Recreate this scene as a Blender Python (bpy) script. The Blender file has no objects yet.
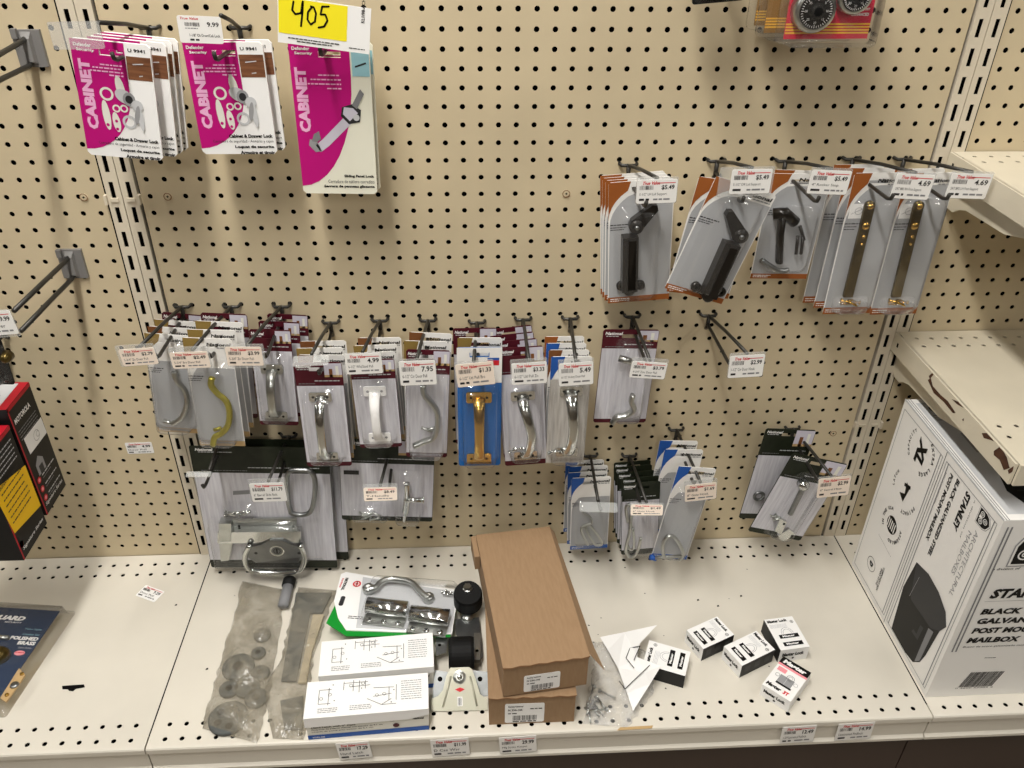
import bpy, math, random
from mathutils import Matrix, Vector
random.seed(7)
scene = bpy.context.scene
COL = scene.collection
# ------------------------------------------------------------------ camera
F = 824.64
R = Matrix(((0.99844349, -0.05442361, 0.01219267), (-0.0192, -0.5412, -0.8407), (0.05235084, 0.83912113, -0.54141954)))
CAM = Vector((-0.1129, -1.1856, 1.2984))
cd = bpy.data.cameras.new('camera'); cam = bpy.data.objects.new('camera', cd); COL.objects.link(cam)
cd.sensor_fit = 'HORIZONTAL'; cd.sensor_width = 36; cd.lens = F / 1024 * 36; cd.clip_start = 0.02
cm = Matrix((R[0], -R[1], -R[2])).transposed().to_4x4(); cm.translation = CAM
cam.matrix_world = cm
scene.camera = cam
# ------------------------------------------------------------------ world and lights
w = bpy.data.worlds.new('world'); scene.world = w; w.use_nodes = True
w.node_tree.nodes['Background'].inputs[0].default_value = (1.0, 0.97, 0.92, 1)
w.node_tree.nodes['Background'].inputs[1].default_value = 0.03
def area(name, loc, sx, sy, power, color=(1.0, 0.972, 0.92)):
    l = bpy.data.lights.new(name, 'AREA'); l.shape = 'RECTANGLE'; l.size = sx; l.size_y = sy; l.energy = power; l.color = color
    o = bpy.data.objects.new(name, l); o.location = loc; COL.objects.link(o); return o
area('tube_light', (-0.45, -1.02, 2.72), 0.16, 1.8, 66)
area('tube_light', (-2.70, -1.02, 2.72), 0.16, 1.8, 24)
area('tube_light', (1.95, -1.02, 2.72), 0.16, 1.8, 22)
area('tube_light', (-0.45, -4.10, 2.72), 0.16, 1.8, 44)
area('tube_light', (1.95, -4.10, 2.72), 0.16, 1.8, 26)
vs = scene.view_settings
vs.view_transform = 'Standard'; vs.look = 'None'; vs.exposure = 0.06; vs.gamma = 1.0; vs.use_curve_mapping = False
# ------------------------------------------------------------------ pixel helpers
def ray(x, y):
    c = Vector(((x - 512) / F, (y - 384) / F, 1.0))
    return R.transposed() @ c
def hit(p0, n, x, y):
    d = ray(x, y); t = (Vector(p0) - CAM).dot(n) / d.dot(n); return CAM + d * t
def onY(d, x, y): return hit((0, -d, 0), Vector((0, 1, 0)), x, y)
def onZ(z, x, y): return hit((0, 0, z), Vector((0, 0, 1)), x, y)
# ------------------------------------------------------------------ materials
MATS = {}
def lin(c):
    return tuple(((v / 255) / 12.92 if v / 255 <= .04045 else ((v / 255 + .055) / 1.055) ** 2.4) for v in c)
def mat(name, rgb, rough=.5, metal=0., spec=.5, noise=0., nscale=30, bump=0., bscale=200, stretch=None, rgb2=None, thr=None):
    m = bpy.data.materials.new(name); m.use_nodes = True; nt = m.node_tree; b = nt.nodes['Principled BSDF']
    c = lin(rgb)
    b.inputs['Base Color'].default_value = (*c, 1); b.inputs['Roughness'].default_value = rough; b.inputs['Metallic'].default_value = metal
    b.inputs['Specular IOR Level'].default_value = spec
    if noise or bump or rgb2:
        tc = nt.nodes.new('ShaderNodeTexCoord'); mp = nt.nodes.new('ShaderNodeMapping'); nt.links.new(tc.outputs['Object'], mp.inputs[0])
        if stretch: mp.inputs['Scale'].default_value = stretch
    if noise or rgb2:
        n = nt.nodes.new('ShaderNodeTexNoise'); n.inputs['Scale'].default_value = nscale; n.inputs['Detail'].default_value = 4
        nt.links.new(mp.outputs[0], n.inputs['Vector'])
        r = nt.nodes.new('ShaderNodeValToRGB'); nt.links.new(n.outputs['Fac'], r.inputs[0])
        c2 = lin(rgb2) if rgb2 else tuple(v * (1 - noise) for v in c)
        t0, t1 = thr if thr else (.35, .65)
        r.color_ramp.elements[0].position = t0; r.color_ramp.elements[1].position = t1
        r.color_ramp.elements[0].color = (*c2, 1); r.color_ramp.elements[1].color = (*c, 1)
        nt.links.new(r.outputs[0], b.inputs['Base Color'])
    if bump:
        n2 = nt.nodes.new('ShaderNodeTexNoise'); n2.inputs['Scale'].default_value = bscale; nt.links.new(tc.outputs['Object'], n2.inputs['Vector'])
        bp = nt.nodes.new('ShaderNodeBump'); bp.inputs['Strength'].default_value = bump; bp.inputs['Distance'].default_value = .001
        nt.links.new(n2.outputs['Fac'], bp.inputs['Height']); nt.links.new(bp.outputs[0], b.inputs['Normal'])
    MATS[name] = m; return m
def clear(name, tint=(1, 1, 1), milk=.05, rough=.08, milkcol=(235, 235, 235), ior=1.45, bump=0, bscale=60, mrange=None):
    m = bpy.data.materials.new(name); m.use_nodes = True; nt = m.node_tree; nt.nodes.clear()
    out = nt.nodes.new('ShaderNodeOutputMaterial'); tr = nt.nodes.new('ShaderNodeBsdfTransparent'); tr.inputs[0].default_value = (*tint, 1)
    df = nt.nodes.new('ShaderNodeBsdfDiffuse'); df.inputs[0].default_value = (*lin(milkcol), 1)
    gl = nt.nodes.new('ShaderNodeBsdfGlossy'); gl.inputs['Roughness'].default_value = rough
    fr = nt.nodes.new('ShaderNodeFresnel'); fr.inputs[0].default_value = ior
    ge = nt.nodes.new('ShaderNodeNewGeometry'); ma = nt.nodes.new('ShaderNodeMath'); ma.operation = 'MULTIPLY_ADD'   # thin film: same reflectance from both sides
    nt.links.new(ge.outputs['Backfacing'], ma.inputs[0]); ma.inputs[1].default_value = 1 / ior - ior; ma.inputs[2].default_value = ior; nt.links.new(ma.outputs[0], fr.inputs[0])
    m1 = nt.nodes.new('ShaderNodeMixShader'); m1.inputs[0].default_value = milk
    nt.links.new(tr.outputs[0], m1.inputs[1]); nt.links.new(df.outputs[0], m1.inputs[2])
    m2 = nt.nodes.new('ShaderNodeMixShader'); nt.links.new(fr.outputs[0], m2.inputs[0]); nt.links.new(m1.outputs[0], m2.inputs[1]); nt.links.new(gl.outputs[0], m2.inputs[2])
    if bump:
        tc = nt.nodes.new('ShaderNodeTexCoord'); n2 = nt.nodes.new('ShaderNodeTexNoise'); n2.inputs['Scale'].default_value = bscale; n2.inputs['Detail'].default_value = 3
        nt.links.new(tc.outputs['Object'], n2.inputs['Vector'])
        bp = nt.nodes.new('ShaderNodeBump'); bp.inputs['Strength'].default_value = bump; bp.inputs['Distance'].default_value = .01
        nt.links.new(n2.outputs['Fac'], bp.inputs['Height'])
        if mrange:
            n3 = nt.nodes.new('ShaderNodeTexNoise'); n3.inputs['Scale'].default_value = mrange[2]; n3.inputs['Detail'].default_value = 5; n3.inputs['Distortion'].default_value = .8; nt.links.new(tc.outputs['Object'], n3.inputs['Vector'])
            mr = nt.nodes.new('ShaderNodeMapRange'); mr.inputs[1].default_value = .35; mr.inputs[2].default_value = .68; mr.inputs[3].default_value = mrange[0]; mr.inputs[4].default_value = mrange[1]; nt.links.new(n3.outputs['Fac'], mr.inputs[0]); nt.links.new(mr.outputs[0], m1.inputs[0])
        for q in (df, gl): nt.links.new(bp.outputs[0], q.inputs['Normal'])
        nt.links.new(bp.outputs[0], fr.inputs['Normal'])
    nt.links.new(m2.outputs[0], out.inputs[0]); MATS[name] = m; return m
mat('pegboard', (203, 187, 155), .55, noise=.07, nscale=9, bump=.12, bscale=500)
mat('deck_paint_lit', (215, 209, 196), .42, noise=.06, nscale=7, bump=.05, bscale=300)  # same beige as the pegboard, with the deck's stronger light in the colour
mat('shelf_paint', (216, 207, 186), .4, noise=.08, nscale=8)
mat('upright_paint', (214, 203, 182), .4, noise=.05, nscale=15)
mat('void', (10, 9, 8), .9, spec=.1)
mat('kick', (62, 46, 38), .5)
mat('rust', (84, 50, 30), .8, noise=.5, nscale=60)
mat('floor_tile', (150, 140, 125), .35, noise=.15, nscale=5)
mat('ceiling_tile', (225, 222, 215), .8)
mat('opposite', (110, 98, 84), .7, noise=.5, nscale=4)
mat('wire', (62, 60, 56), .38, metal=.55, noise=.25, nscale=40)
mat('grey_plastic', (120, 118, 116), .5)
mat('wood_print', (210, 209, 214), .5, rgb2=(190, 188, 196), nscale=28, stretch=(9, .6, 1))
mat('wood_warm', (200, 196, 190), .5, rgb2=(170, 165, 158), nscale=28, stretch=(9, .6, 1))
mat('green_dk', (34, 39, 27), .45, spec=.25, noise=.3, nscale=60)
mat('brown_print', (128, 82, 52), .5, rgb2=(92, 54, 32), nscale=40, stretch=(.5, 5, 1))
mat('cardboard', (152, 123, 92), .8, rgb2=(146, 117, 86), nscale=40, stretch=(5, 1, 1), bump=.08, bscale=400)
mat('cardboard_edge', (150, 112, 78), .85)
mat('chrome', (205, 207, 205), .16, metal=1.)
mat('zinc', (190, 192, 188), .3, metal=1., noise=.15, nscale=25)
mat('steel', (150, 152, 152), .35, metal=1., noise=.2, nscale=40)
mat('brass', (205, 165, 84), .22, metal=1.)
mat('brass_dull', (170, 160, 60), .35, metal=.7)
mat('brass_dark', (104, 88, 48), .3, metal=.85, noise=.35, nscale=50)
mat('bronze', (30, 26, 22), .3, metal=.3)
mat('black_rubber', (9, 9, 9), .65, spec=.25, bump=.2, bscale=300)
mat('grey_rubber', (84, 87, 85), .7, noise=.25, nscale=60)
mat('cream_part', (205, 190, 160), .5)
mat('silver_enamel', (184, 182, 164), .3, metal=.35)
FLAT = dict(white=(240, 239, 237), paper=(236, 234, 230), offwhite=(226, 224, 214), black=(8, 8, 8), ink=(44, 42, 42), grey=(150, 150, 152), lgrey=(196, 197, 199), mgrey=(128, 128, 130), dgrey=(48, 48, 50),
            red=(206, 38, 48), pink=(236, 150, 158), magenta=(186, 18, 118), magenta2=(206, 52, 140), palepink=(236, 178, 214), yellow=(244, 228, 40), blue=(38, 86, 164), blue7=(22, 98, 172), navy=(22, 44, 74), burgundy=(76, 20, 32), orange=(150, 86, 40), cardgrey=(170, 171, 173),
            olive=(140, 116, 62), brown=(120, 76, 44), tan=(186, 156, 110), gold=(232, 176, 60), crimson=(196, 34, 62), beige=(238, 223, 208), cream=(232, 230, 212), green=(18, 140, 44), skyblue=(150, 196, 206), charcoal=(18, 18, 19), amber=(244, 194, 26), motored=(176, 24, 40), lilac=(200, 196, 208), kraft=(140, 104, 52))
for k, c in FLAT.items(): mat(k, c, .42, spec=.25)
clear('plastic', milk=.025)
clear('plastic_dull', milk=.2, rough=.2, milkcol=(205, 205, 200))
clear('holder', milk=.24, rough=.12, milkcol=(220, 222, 220))
clear('bag_dirty', milk=.3, rough=.22, milkcol=(168, 160, 142), bump=1.0, bscale=38, mrange=(.16, .55, 24))
clear('bag_clear', milk=.12, rough=.1, milkcol=(235, 235, 235), bump=1.2, bscale=45, mrange=(.03, .3, 30))
# ------------------------------------------------------------------ mesh builder
TXT = {}
def text_geo(s, bold):
    k = (s, bold)
    if k not in TXT:
        c = bpy.data.curves.new('t', 'FONT'); c.body = s; c.size = 1; c.resolution_u = 2; c.offset = bold; c.fill_mode = 'FRONT'
        o = bpy.data.objects.new('t', c); me = o.to_mesh()
        v = [(p.co.x, p.co.y) for p in me.vertices]; f = [tuple(q.vertices) for q in me.polygons]
        o.to_mesh_clear(); bpy.data.objects.remove(o); bpy.data.curves.remove(c)
        if v:
            x0 = min(p[0] for p in v); x1 = max(p[0] for p in v); y0 = min(p[1] for p in v); y1 = max(p[1] for p in v)
        else: x0 = y0 = 0; x1 = y1 = 1
        TXT[k] = ([((p[0] - x0) / (x1 - x0), (p[1] - y0) / (y1 - y0)) for p in v], f, (x1 - x0) / (y1 - y0))
    return TXT[k]
class MB:
    def __init__(s, m='white'): s.v = []; s.f = []; s.fm = []; s.sm = []; s.m = m; s.T = None
    def add(s, pts, faces, m=None, smooth=False):
        b = len(s.v)
        s.v += [tuple(s.T @ Vector(p)) if s.T else tuple(p) for p in pts]
        for f in faces: s.f.append(tuple(b + i for i in f)); s.fm.append(m or s.m); s.sm.append(smooth)
        return s
    def poly(s, pts, z=0, m=None): return s.add([(p[0], p[1], p[2] if len(p) > 2 else z) for p in pts], [tuple(range(len(pts)))], m)
    def rect(s, x0, x1, y0, y1, z, m=None): return s.poly([(x0, y0), (x1, y0), (x1, y1), (x0, y1)], z, m)
    def box(s, x0, x1, y0, y1, z0, z1, m=None):
        return s.add([(x0, y0, z0), (x1, y0, z0), (x1, y1, z0), (x0, y1, z0), (x0, y0, z1), (x1, y0, z1), (x1, y1, z1), (x0, y1, z1)],
                     [(0, 3, 2, 1), (4, 5, 6, 7), (0, 1, 5, 4), (1, 2, 6, 5), (2, 3, 7, 6), (3, 0, 4, 7)], m)
    def prism(s, pts, z0, z1, m=None, ms=None, smooth=False):
        n = len(pts)
        s.add([(p[0], p[1], z0) for p in pts] + [(p[0], p[1], z1) for p in pts], [tuple(reversed(range(n))), tuple(range(n, 2 * n))], m)
        return s.add([(p[0], p[1], z0) for p in pts] + [(p[0], p[1], z1) for p in pts], [(i, (i + 1) % n, n + (i + 1) % n, n + i) for i in range(n)], ms or m, smooth)
    def loft(s, rings, m=None, cap=(1, 1), smooth=True):
        n = len(rings[0]); pts = [p for r in rings for p in r]; f = []
        for k in range(len(rings) - 1):
            for i in range(n): j = (i + 1) % n; f.append((k * n + i, k * n + j, (k + 1) * n + j, (k + 1) * n + i))
        if cap[0]: f.append(tuple(reversed(range(n))))
        if cap[1]: f.append(tuple(range((len(rings) - 1) * n, len(rings) * n)))
        return s.add(pts, f, m, smooth)
    def tube(s, path, r, n=8, m=None, flat=None, up=None):
        P = [Vector(p) for p in path]; rings = []; prev = None
        for i, p in enumerate(P):
            t = (P[min(i + 1, len(P) - 1)] - P[max(i - 1, 0)]).normalized()
            if prev is None:
                a = Vector(up) if up else (Vector((0, 0, 1)) if abs(t.z) < .9 else Vector((1, 0, 0)))
            else: a = prev
            u = (a - t * a.dot(t)).normalized(); prev = u; v = t.cross(u)
            rr = r[i] if isinstance(r, (list, tuple)) else r
            fu, fv = flat if flat else (1, 1)
            rings.append([tuple(p + u * (rr * fu * math.cos(2 * math.pi * k / n)) + v * (rr * fv * math.sin(2 * math.pi * k / n))) for k in range(n)])
        return s.loft(rings, m)
    def lathe(s, prof, n=20, m=None, c=(0, 0), smooth=True):
        rings = [[(c[0] + r * math.cos(2 * math.pi * k / n), c[1] + r * math.sin(2 * math.pi * k / n), z) for k in range(n)] for r, z in prof]
        return s.loft(rings, m, smooth=smooth)
    def disc(s, x, y, r, z, m=None, n=14): return s.poly([(x + r * math.cos(2 * math.pi * k / n), y + r * math.sin(2 * math.pi * k / n)) for k in range(n)], z, m)
    def ring(s, x, y, r0, r1, z, m=None, n=24, ys=1):
        p = [(x + r * math.cos(2 * math.pi * k / n), y + ys * r * math.sin(2 * math.pi * k / n), z) for r in (r0, r1) for k in range(n)]
        return s.add(p, [(i, (i + 1) % n, n + (i + 1) % n, n + i) for i in range(n)], m)
    def line(s, x0, y0, x1, y1, t, z, m=None):
        d = Vector((x1 - x0, y1 - y0)); L = d.length or 1; n = Vector((-d.y, d.x)) / L * t / 2
        return s.poly([(x0 - n.x, y0 - n.y), (x1 - n.x, y1 - n.y), (x1 + n.x, y1 + n.y), (x0 + n.x, y0 + n.y)], z, m)
    def text(s, t, x, y, W, H, z, m='black', rot=0, bold=0., shear=0., align='L'):
        v, f, asp = text_geo(t, bold)
        if W is None: W = asp * H
        c, sn = math.cos(rot), math.sin(rot); ox = {'L': 0, 'C': -W / 2, 'R': -W}[align]
        pts = []
        for a, b in v:
            X = ox + a * W + shear * b * H; Y = b * H
            pts.append((x + X * c - Y * sn, y + X * sn + Y * c, z))
        return s.add(pts, f, m)
    def bars(s, x0, x1, y0, y1, z, m='ink', n=18, seed=1):
        r = random.Random(seed); x = x0; st = (x1 - x0) / n
        for i in range(n):
            wd = st * r.uniform(.25, .75); s.rect(x, x + wd, y0, y1, z, m); x += st
        return s
    def scrib(s, x0, x1, y, h, z, m='mgrey', seed=1):
        r = random.Random(seed); x = x0
        while x < x1 - h:
            L = min(r.uniform(1.5, 5) * h, x1 - x); s.rect(x, x + L, y, y + h, z, m); x += L + .7 * h
        return s
def rr(x0, x1, y0, y1, r, n=4):
    o = []
    for cx, cy, a in ((x1 - r, y1 - r, 0), (x0 + r, y1 - r, 90), (x0 + r, y0 + r, 180), (x1 - r, y0 + r, 270)):
        for k in range(n + 1): t = math.radians(a + 90 * k / n); o.append((cx + r * math.cos(t), cy + r * math.sin(t)))
    return o
def spline(P, n=6):
    P = [Vector(p) for p in P]; out = []
    for i in range(len(P) - 1):
        a = P[max(i - 1, 0)]; b = P[i]; c = P[i + 1]; d = P[min(i + 2, len(P) - 1)]
        for k in range(n):
            t = k / n; out.append(.5 * ((2 * b) + (c - a) * t + (2 * a - 5 * b + 4 * c - d) * t * t + (3 * b - a - 3 * c + d) * t ** 3))
    out.append(P[-1]); return out
def obj(name, mb, parent=None, M=None, label=None):
    me = bpy.data.meshes.new(name); me.from_pydata(mb.v, [], mb.f)
    names = list(dict.fromkeys(mb.fm)); idx = {n: i for i, n in enumerate(names)}
    for n in names: me.materials.append(MATS[n])
    me.polygons.foreach_set('material_index', [idx[n] for n in mb.fm]); me.polygons.foreach_set('use_smooth', mb.sm)
    me.update()
    o = bpy.data.objects.new(name, me); COL.objects.link(o)
    if parent: o.parent = parent
    if M: o.matrix_basis = M
    if label: o['label'] = label
    return o
def tag(o, label, cat, group=None, kind=None):
    o['label'] = label; o['category'] = cat
    if group: o['group'] = group
    if kind: o['kind'] = kind
    return o
def thing(name, label, cat, M=None, group=None):
    o = bpy.data.objects.new(name, None); o.empty_display_size = .01; COL.objects.link(o)
    if M: o.matrix_world = M
    return tag(o, label, cat, group)
def structure(o): o['kind'] = 'structure'; return o
def copy_tree(o, parent=None):
    c = o.copy(); COL.objects.link(c)
    if parent: c.parent = parent
    for ch in list(o.children): copy_tree(ch, c)
    return c
class Frame:
    """local x right, y up the card, z out of its face; origin at the middle of the bottom edge"""
    def __init__(s, o, X, Y, w, h):
        s.X = X.normalized(); Y = (Y - s.X * Y.dot(s.X)).normalized(); s.Y = Y; s.Z = s.X.cross(Y); s.o = Vector(o); s.w = w; s.h = h
        s.M = Matrix((s.X, s.Y, s.Z)).transposed().to_4x4(); s.M.translation = s.o
    def loc(s, x, y, z=0.):
        p = hit(s.o + s.Z * z, s.Z, x, y) - s.o
        return (p.dot(s.X), p.dot(s.Y), z)
    def L(s, pts, z=0.): return [s.loc(p[0], p[1], p[2] if len(p) > 2 else z) for p in pts]
    def moved(s, dy=0, dx=0, dz=0, roll=0):
        X = Matrix.Rotation(roll, 3, 'Y') @ s.X; Y = Matrix.Rotation(roll, 3, 'Y') @ s.Y
        return Frame(s.o + Vector((dx, dy, dz)), X, Y, s.w, s.h)
def quadframe(a):
    TL, TR, BR, BL = a
    X = (TR - TL) + (BR - BL); Y = (TL - BL) + (TR - BR)
    n = X.cross(Y).normalized(); X2 = Y.cross(n)
    return Frame((BL + BR) / 2, X.normalized() + X2.normalized(), Y, X.length / 2, Y.length / 2)
def hang(d, TL, TR, BR, BL): return quadframe([onY(d, *q) for q in (TL, TR, BR, BL)])
def hangx(d, TL, TR, BR, BL):   # labels: level along their printed lines
    a, b, c, e = [onY(d, *q) for q in (TL, TR, BR, BL)]; X = (b - a) + (c - e); Y = (a - e) + (b - c)
    return Frame((e + c) / 2, X, Y, X.length / 2, Y.length / 2)
def lay(z, TL, TR, BR, BL): return quadframe([onZ(z, *q) for q in (TL, TR, BR, BL)])
def flatframe(x, y, z, yaw, w, h):
    c, s = math.cos(yaw), math.sin(yaw); return Frame((x, y, z), Vector((c, s, 0)), Vector((-s, c, 0)), w, h)
# ------------------------------------------------------------------ the setting
IN = .0254; DECK = .16; Z0 = .871
def perf(mb, x0, x1, y0, y1, cols, rows, r, depth, m, skip=()):
    p = IN / 2; ang = [math.radians(22.5 + 45 * k) for k in range(8)]
    hole = [(r * math.cos(a), r * math.sin(a)) for a in ang]
    bd = []
    for a in ang:
        c, s = math.cos(a), math.sin(a); k = p / max(abs(c), abs(s)); bd.append((c * k, s * k))
    cor = {0: (p, p), 2: (-p, p), 4: (-p, -p), 6: (p, -p)}
    cx0 = cols[0] - p; cx1 = cols[-1] + p; y = y0
    def fill(a, b, c, d):
        if b - a > 1e-5 and d - c > 1e-5: mb.rect(a, b, c, d, 0, m)
    for yr in rows:
        fill(x0, x1, y, yr - p); fill(x0, cx0, yr - p, yr + p); fill(cx1, x1, yr - p, yr + p); y = yr + p
        for xc in cols:
            pts = [(xc + q[0], yr + q[1], 0) for q in hole] + [(xc + q[0], yr + q[1], 0) for q in bd] + [(xc + cor[k][0], yr + cor[k][1], 0) for k in (0, 2, 4, 6)]
            pts += [(xc + q[0], yr + q[1], -depth) for q in hole]
            f = []
            for k in range(8):
                j = (k + 1) % 8; f.append((k, 8 + k, 8 + j, j)); f.append((k, j, 20 + j, 20 + k))
                if k in (0, 2, 4, 6): f.append((8 + k, 16 + k // 2, 8 + j))
            mb.add(pts, f, m)
    fill(x0, x1, y, y1)
WALLM = Matrix(((1, 0, 0, 0), (0, 0, -1, 0), (0, 1, 0, 0), (0, 0, 0, 1)))   # local x, y up, z out of the wall
rows = [Z0 - r * IN for r in range(27, -17, -1)]
def screw(parent, x, z):
    mb = MB('pegboard'); mb.lathe([(.0056, .0001), (.0056, .0012), (.0042, .0018)], 14, 'pegboard', (x, z), smooth=False)
    mb.ring(x, z, .0048, .0058, .002, 'brown', 14); mb.box(x - .0018, x + .0018, z - .0005, z + .0005, .0018, .0021, 'void'); mb.box(x - .0005, x + .0005, z - .0018, z + .0018, .0018, .0021, 'void')
    obj('screw', mb, parent)
PANELS = {}
for nm, cx, c0, c1 in (('wall_back', 0, 0, 46), ('wall_left', -1.2192, 18, 46), ('wall_right', 1.2192, 0, 24)):
    mb = MB('pegboard'); cols = [cx + (c - 22.5) * IN for c in range(c0, c1)]
    perf(mb, cols[0] - .0127, cols[-1] + .0127, DECK - .002, 1.5, cols, rows, .0040, .0012, 'pegboard')
    o = structure(obj(nm, mb, None, WALLM)); PANELS[nm] = o
    b = MB('void'); b.rect(cols[0] - .0127, cols[-1] + .0127, .1, 1.5, -.03, 'void'); obj('interior_shade_sheet', b, o)  # black sheet stands in for the shaded hollow behind the holes
for x, z in ((-21.5, 0), (1.5, 0)): screw(PANELS['wall_back'], x * IN, Z0 - z * IN)
p = onY(0, 84, 197); screw(PANELS['wall_left'], p.x, p.z)
p = onY(0, 833, 433); screw(PANELS['wall_back'], p.x, p.z)
# faint paint lip along the foot of the back panel
for nm, cx, lbl, zs in (('slotted_upright', -.6096, 'beige slotted steel upright between the left and middle pegboard panels', onY(.006, 120.6, 215.6).z), ('slotted_upright', .6096, 'beige slotted steel upright beside the two right-hand shelves', onY(.006, 976, 28.5).z)):
    root = thing(nm, lbl, 'shelf upright', Matrix.Translation((cx, 0, DECK)), 'slotted uprights')
    for sgn in (-1, 1):
        mb = MB('upright_paint'); a, b_ = (-.0218, -.0006) if sgn < 0 else (.0006, .0218)
        sx0 = sgn * .0118 - .0031; sx1 = sgn * .0118 + .0031; D = .0035
        n0 = int((zs - DECK - .012) / .0381); y = 0.; k0 = zs - DECK - n0 * .0381
        while y < 1.34:
            c = k0; k0 += .0381
            if c > 1.32: mb.rect(a, b_, y, 1.34, D); break
            mb.rect(a, b_, y, c - .0118, D); mb.rect(a, sx0, c - .0118, c + .0118, D); mb.rect(sx1, b_, c - .0118, c + .0118, D)
            for xx in (sx0, sx1): mb.add([(xx, c - .0118, D), (xx, c + .0118, D), (xx, c + .0118, D - .0015), (xx, c - .0118, D - .0015)], [(0, 1, 2, 3)])
            y = c + .0118
        for xx in (a, b_): mb.add([(xx, 0, D), (xx, 1.34, D), (xx, 1.34, -.006), (xx, 0, -.006)], [(0, 1, 2, 3)])
        obj('slotted_channel', mb, root, WALLM)
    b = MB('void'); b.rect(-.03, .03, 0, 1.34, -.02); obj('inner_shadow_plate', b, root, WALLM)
    mb = MB('upright_paint'); zc = .27 if cx > 0 else .705
    for sgn in (-1, 1): mb.box(sgn * .0118 - .006, sgn * .0118 + .006, zc, zc + .005, .0036, .006); mb.box(sgn * .0235 - .002, sgn * .0235 + .002, zc - .004, zc + .01, .0, .0085)
    obj('joint_clip', mb, root, WALLM)
# base decks
def deck(cx, c0, c1, lbl, extra=None):
    root = thing('base_shelf', lbl, 'shelf', Matrix.Translation((cx, 0, DECK)), 'base shelves')
    x0, x1 = c0 * IN - .6096 + .0011, c1 * IN - .6096 - .0011
    cols = [(c - 24) * IN for c in range(max(c0, 1), min(c1, 47) + 1)]
    cols = [c for c in cols if x0 + .02 < c < x1 - .02]
    mb = MB('deck_paint_lit'); perf(mb, x0, x1, -.410, -.0015, cols, [-.3975, -.372, -.0515, -.026], .0038, .001, 'deck_paint_lit'); obj('deck_plate', mb, root)
    mb = MB('void'); mb.rect(x0, x1, -.4, -.0015, -.02, 'void'); obj('underside', mb, root)  # black sheet painting the shade seen through deck holes and seams
    mb = MB('deck_paint_lit')   # rolled front lip with price channel
    prof = [(-.410, 0), (-.4125, -.0008), (-.414, -.003), (-.414, -.012), (-.4115, -.014), (-.4095, -.0155), (-.4095, -.049), (-.4115, -.051), (-.414, -.053), (-.414, -.0585), (-.410, -.061), (-.39, -.061)]
    n = len(prof)
    mb.add([(x, y, z) for x in (x0, x1) for y, z in prof], [(i, i + 1, n + i + 1, n + i) for i in range(n - 1)]); mb.add([(x0, y, z) for y, z in prof] + [(x0, -.39, 0)], [tuple(range(n + 1))]); mb.add([(x1, y, z) for y, z in prof] + [(x1, -.39, 0)], [tuple(range(n + 1))])
    obj('front_lip', mb, root)
    mb = MB('kick'); mb.box(x0, x1, -.386, -.37, -DECK - .08, -.062); obj('kick_plate', mb, root)
    return root
dL = deck(-1.2192, 20, 48, 'cream base shelf at left with a black keyhole slot')
dM = deck(0, 0, 48, 'long cream base shelf holding the cardboard boxes and small lock boxes')
dR = deck(1.2192, 0, 24, 'cream base shelf under the large white mailbox carton')
mb = MB('void'); P = [onZ(DECK, *q) - Vector((-1.2192, 0, DECK)) for q in ((62, 686), (84, 684.5), (85, 687.5), (76, 689), (73, 691.5), (69, 691), (68, 689.5), (62.5, 689.5))]
mb.poly([(q.x, q.y, .0004) for q in reversed(P)]); obj('keyhole_slot', mb, dL)
mb = MB('void')
for i in range(26):
    x = random.uniform(-.6, .6); y = random.uniform(-.36, -.07); r = random.uniform(.0006, .0018); mb.poly([(x - r, y - .4 * r), (x + r, y - r), (x + .8 * r, y + .5 * r), (x - .5 * r, y + r)], .0003)
for q in ((176, 605), (207, 669), (698, 600), (741, 596), (718, 606)):
    p = onZ(DECK, *q); r = .0022; mb.poly([(p.x - r, p.y - r, .0003), (p.x + r, p.y - .6 * r, .0003), (p.x + .7 * r, p.y + r, .0003), (p.x - .6 * r, p.y + .7 * r, .0003)])
obj('chip_marks', mb, dM)['kind'] = 'stuff'
mb = MB('brown')
for a, b in (((617, 729.5), (652, 727.5)),):
    P = [onZ(DECK, a[0], a[1] + 1), onZ(DECK, b[0], b[1] + 1), onZ(DECK, b[0] + 1, b[1] - 2), onZ(DECK, a[0] + 3, a[1] - 2)]
    mb.poly([(q.x, q.y, .0004) for q in P], 0, 'tan')
obj('tape_residue', mb, dM)
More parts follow.
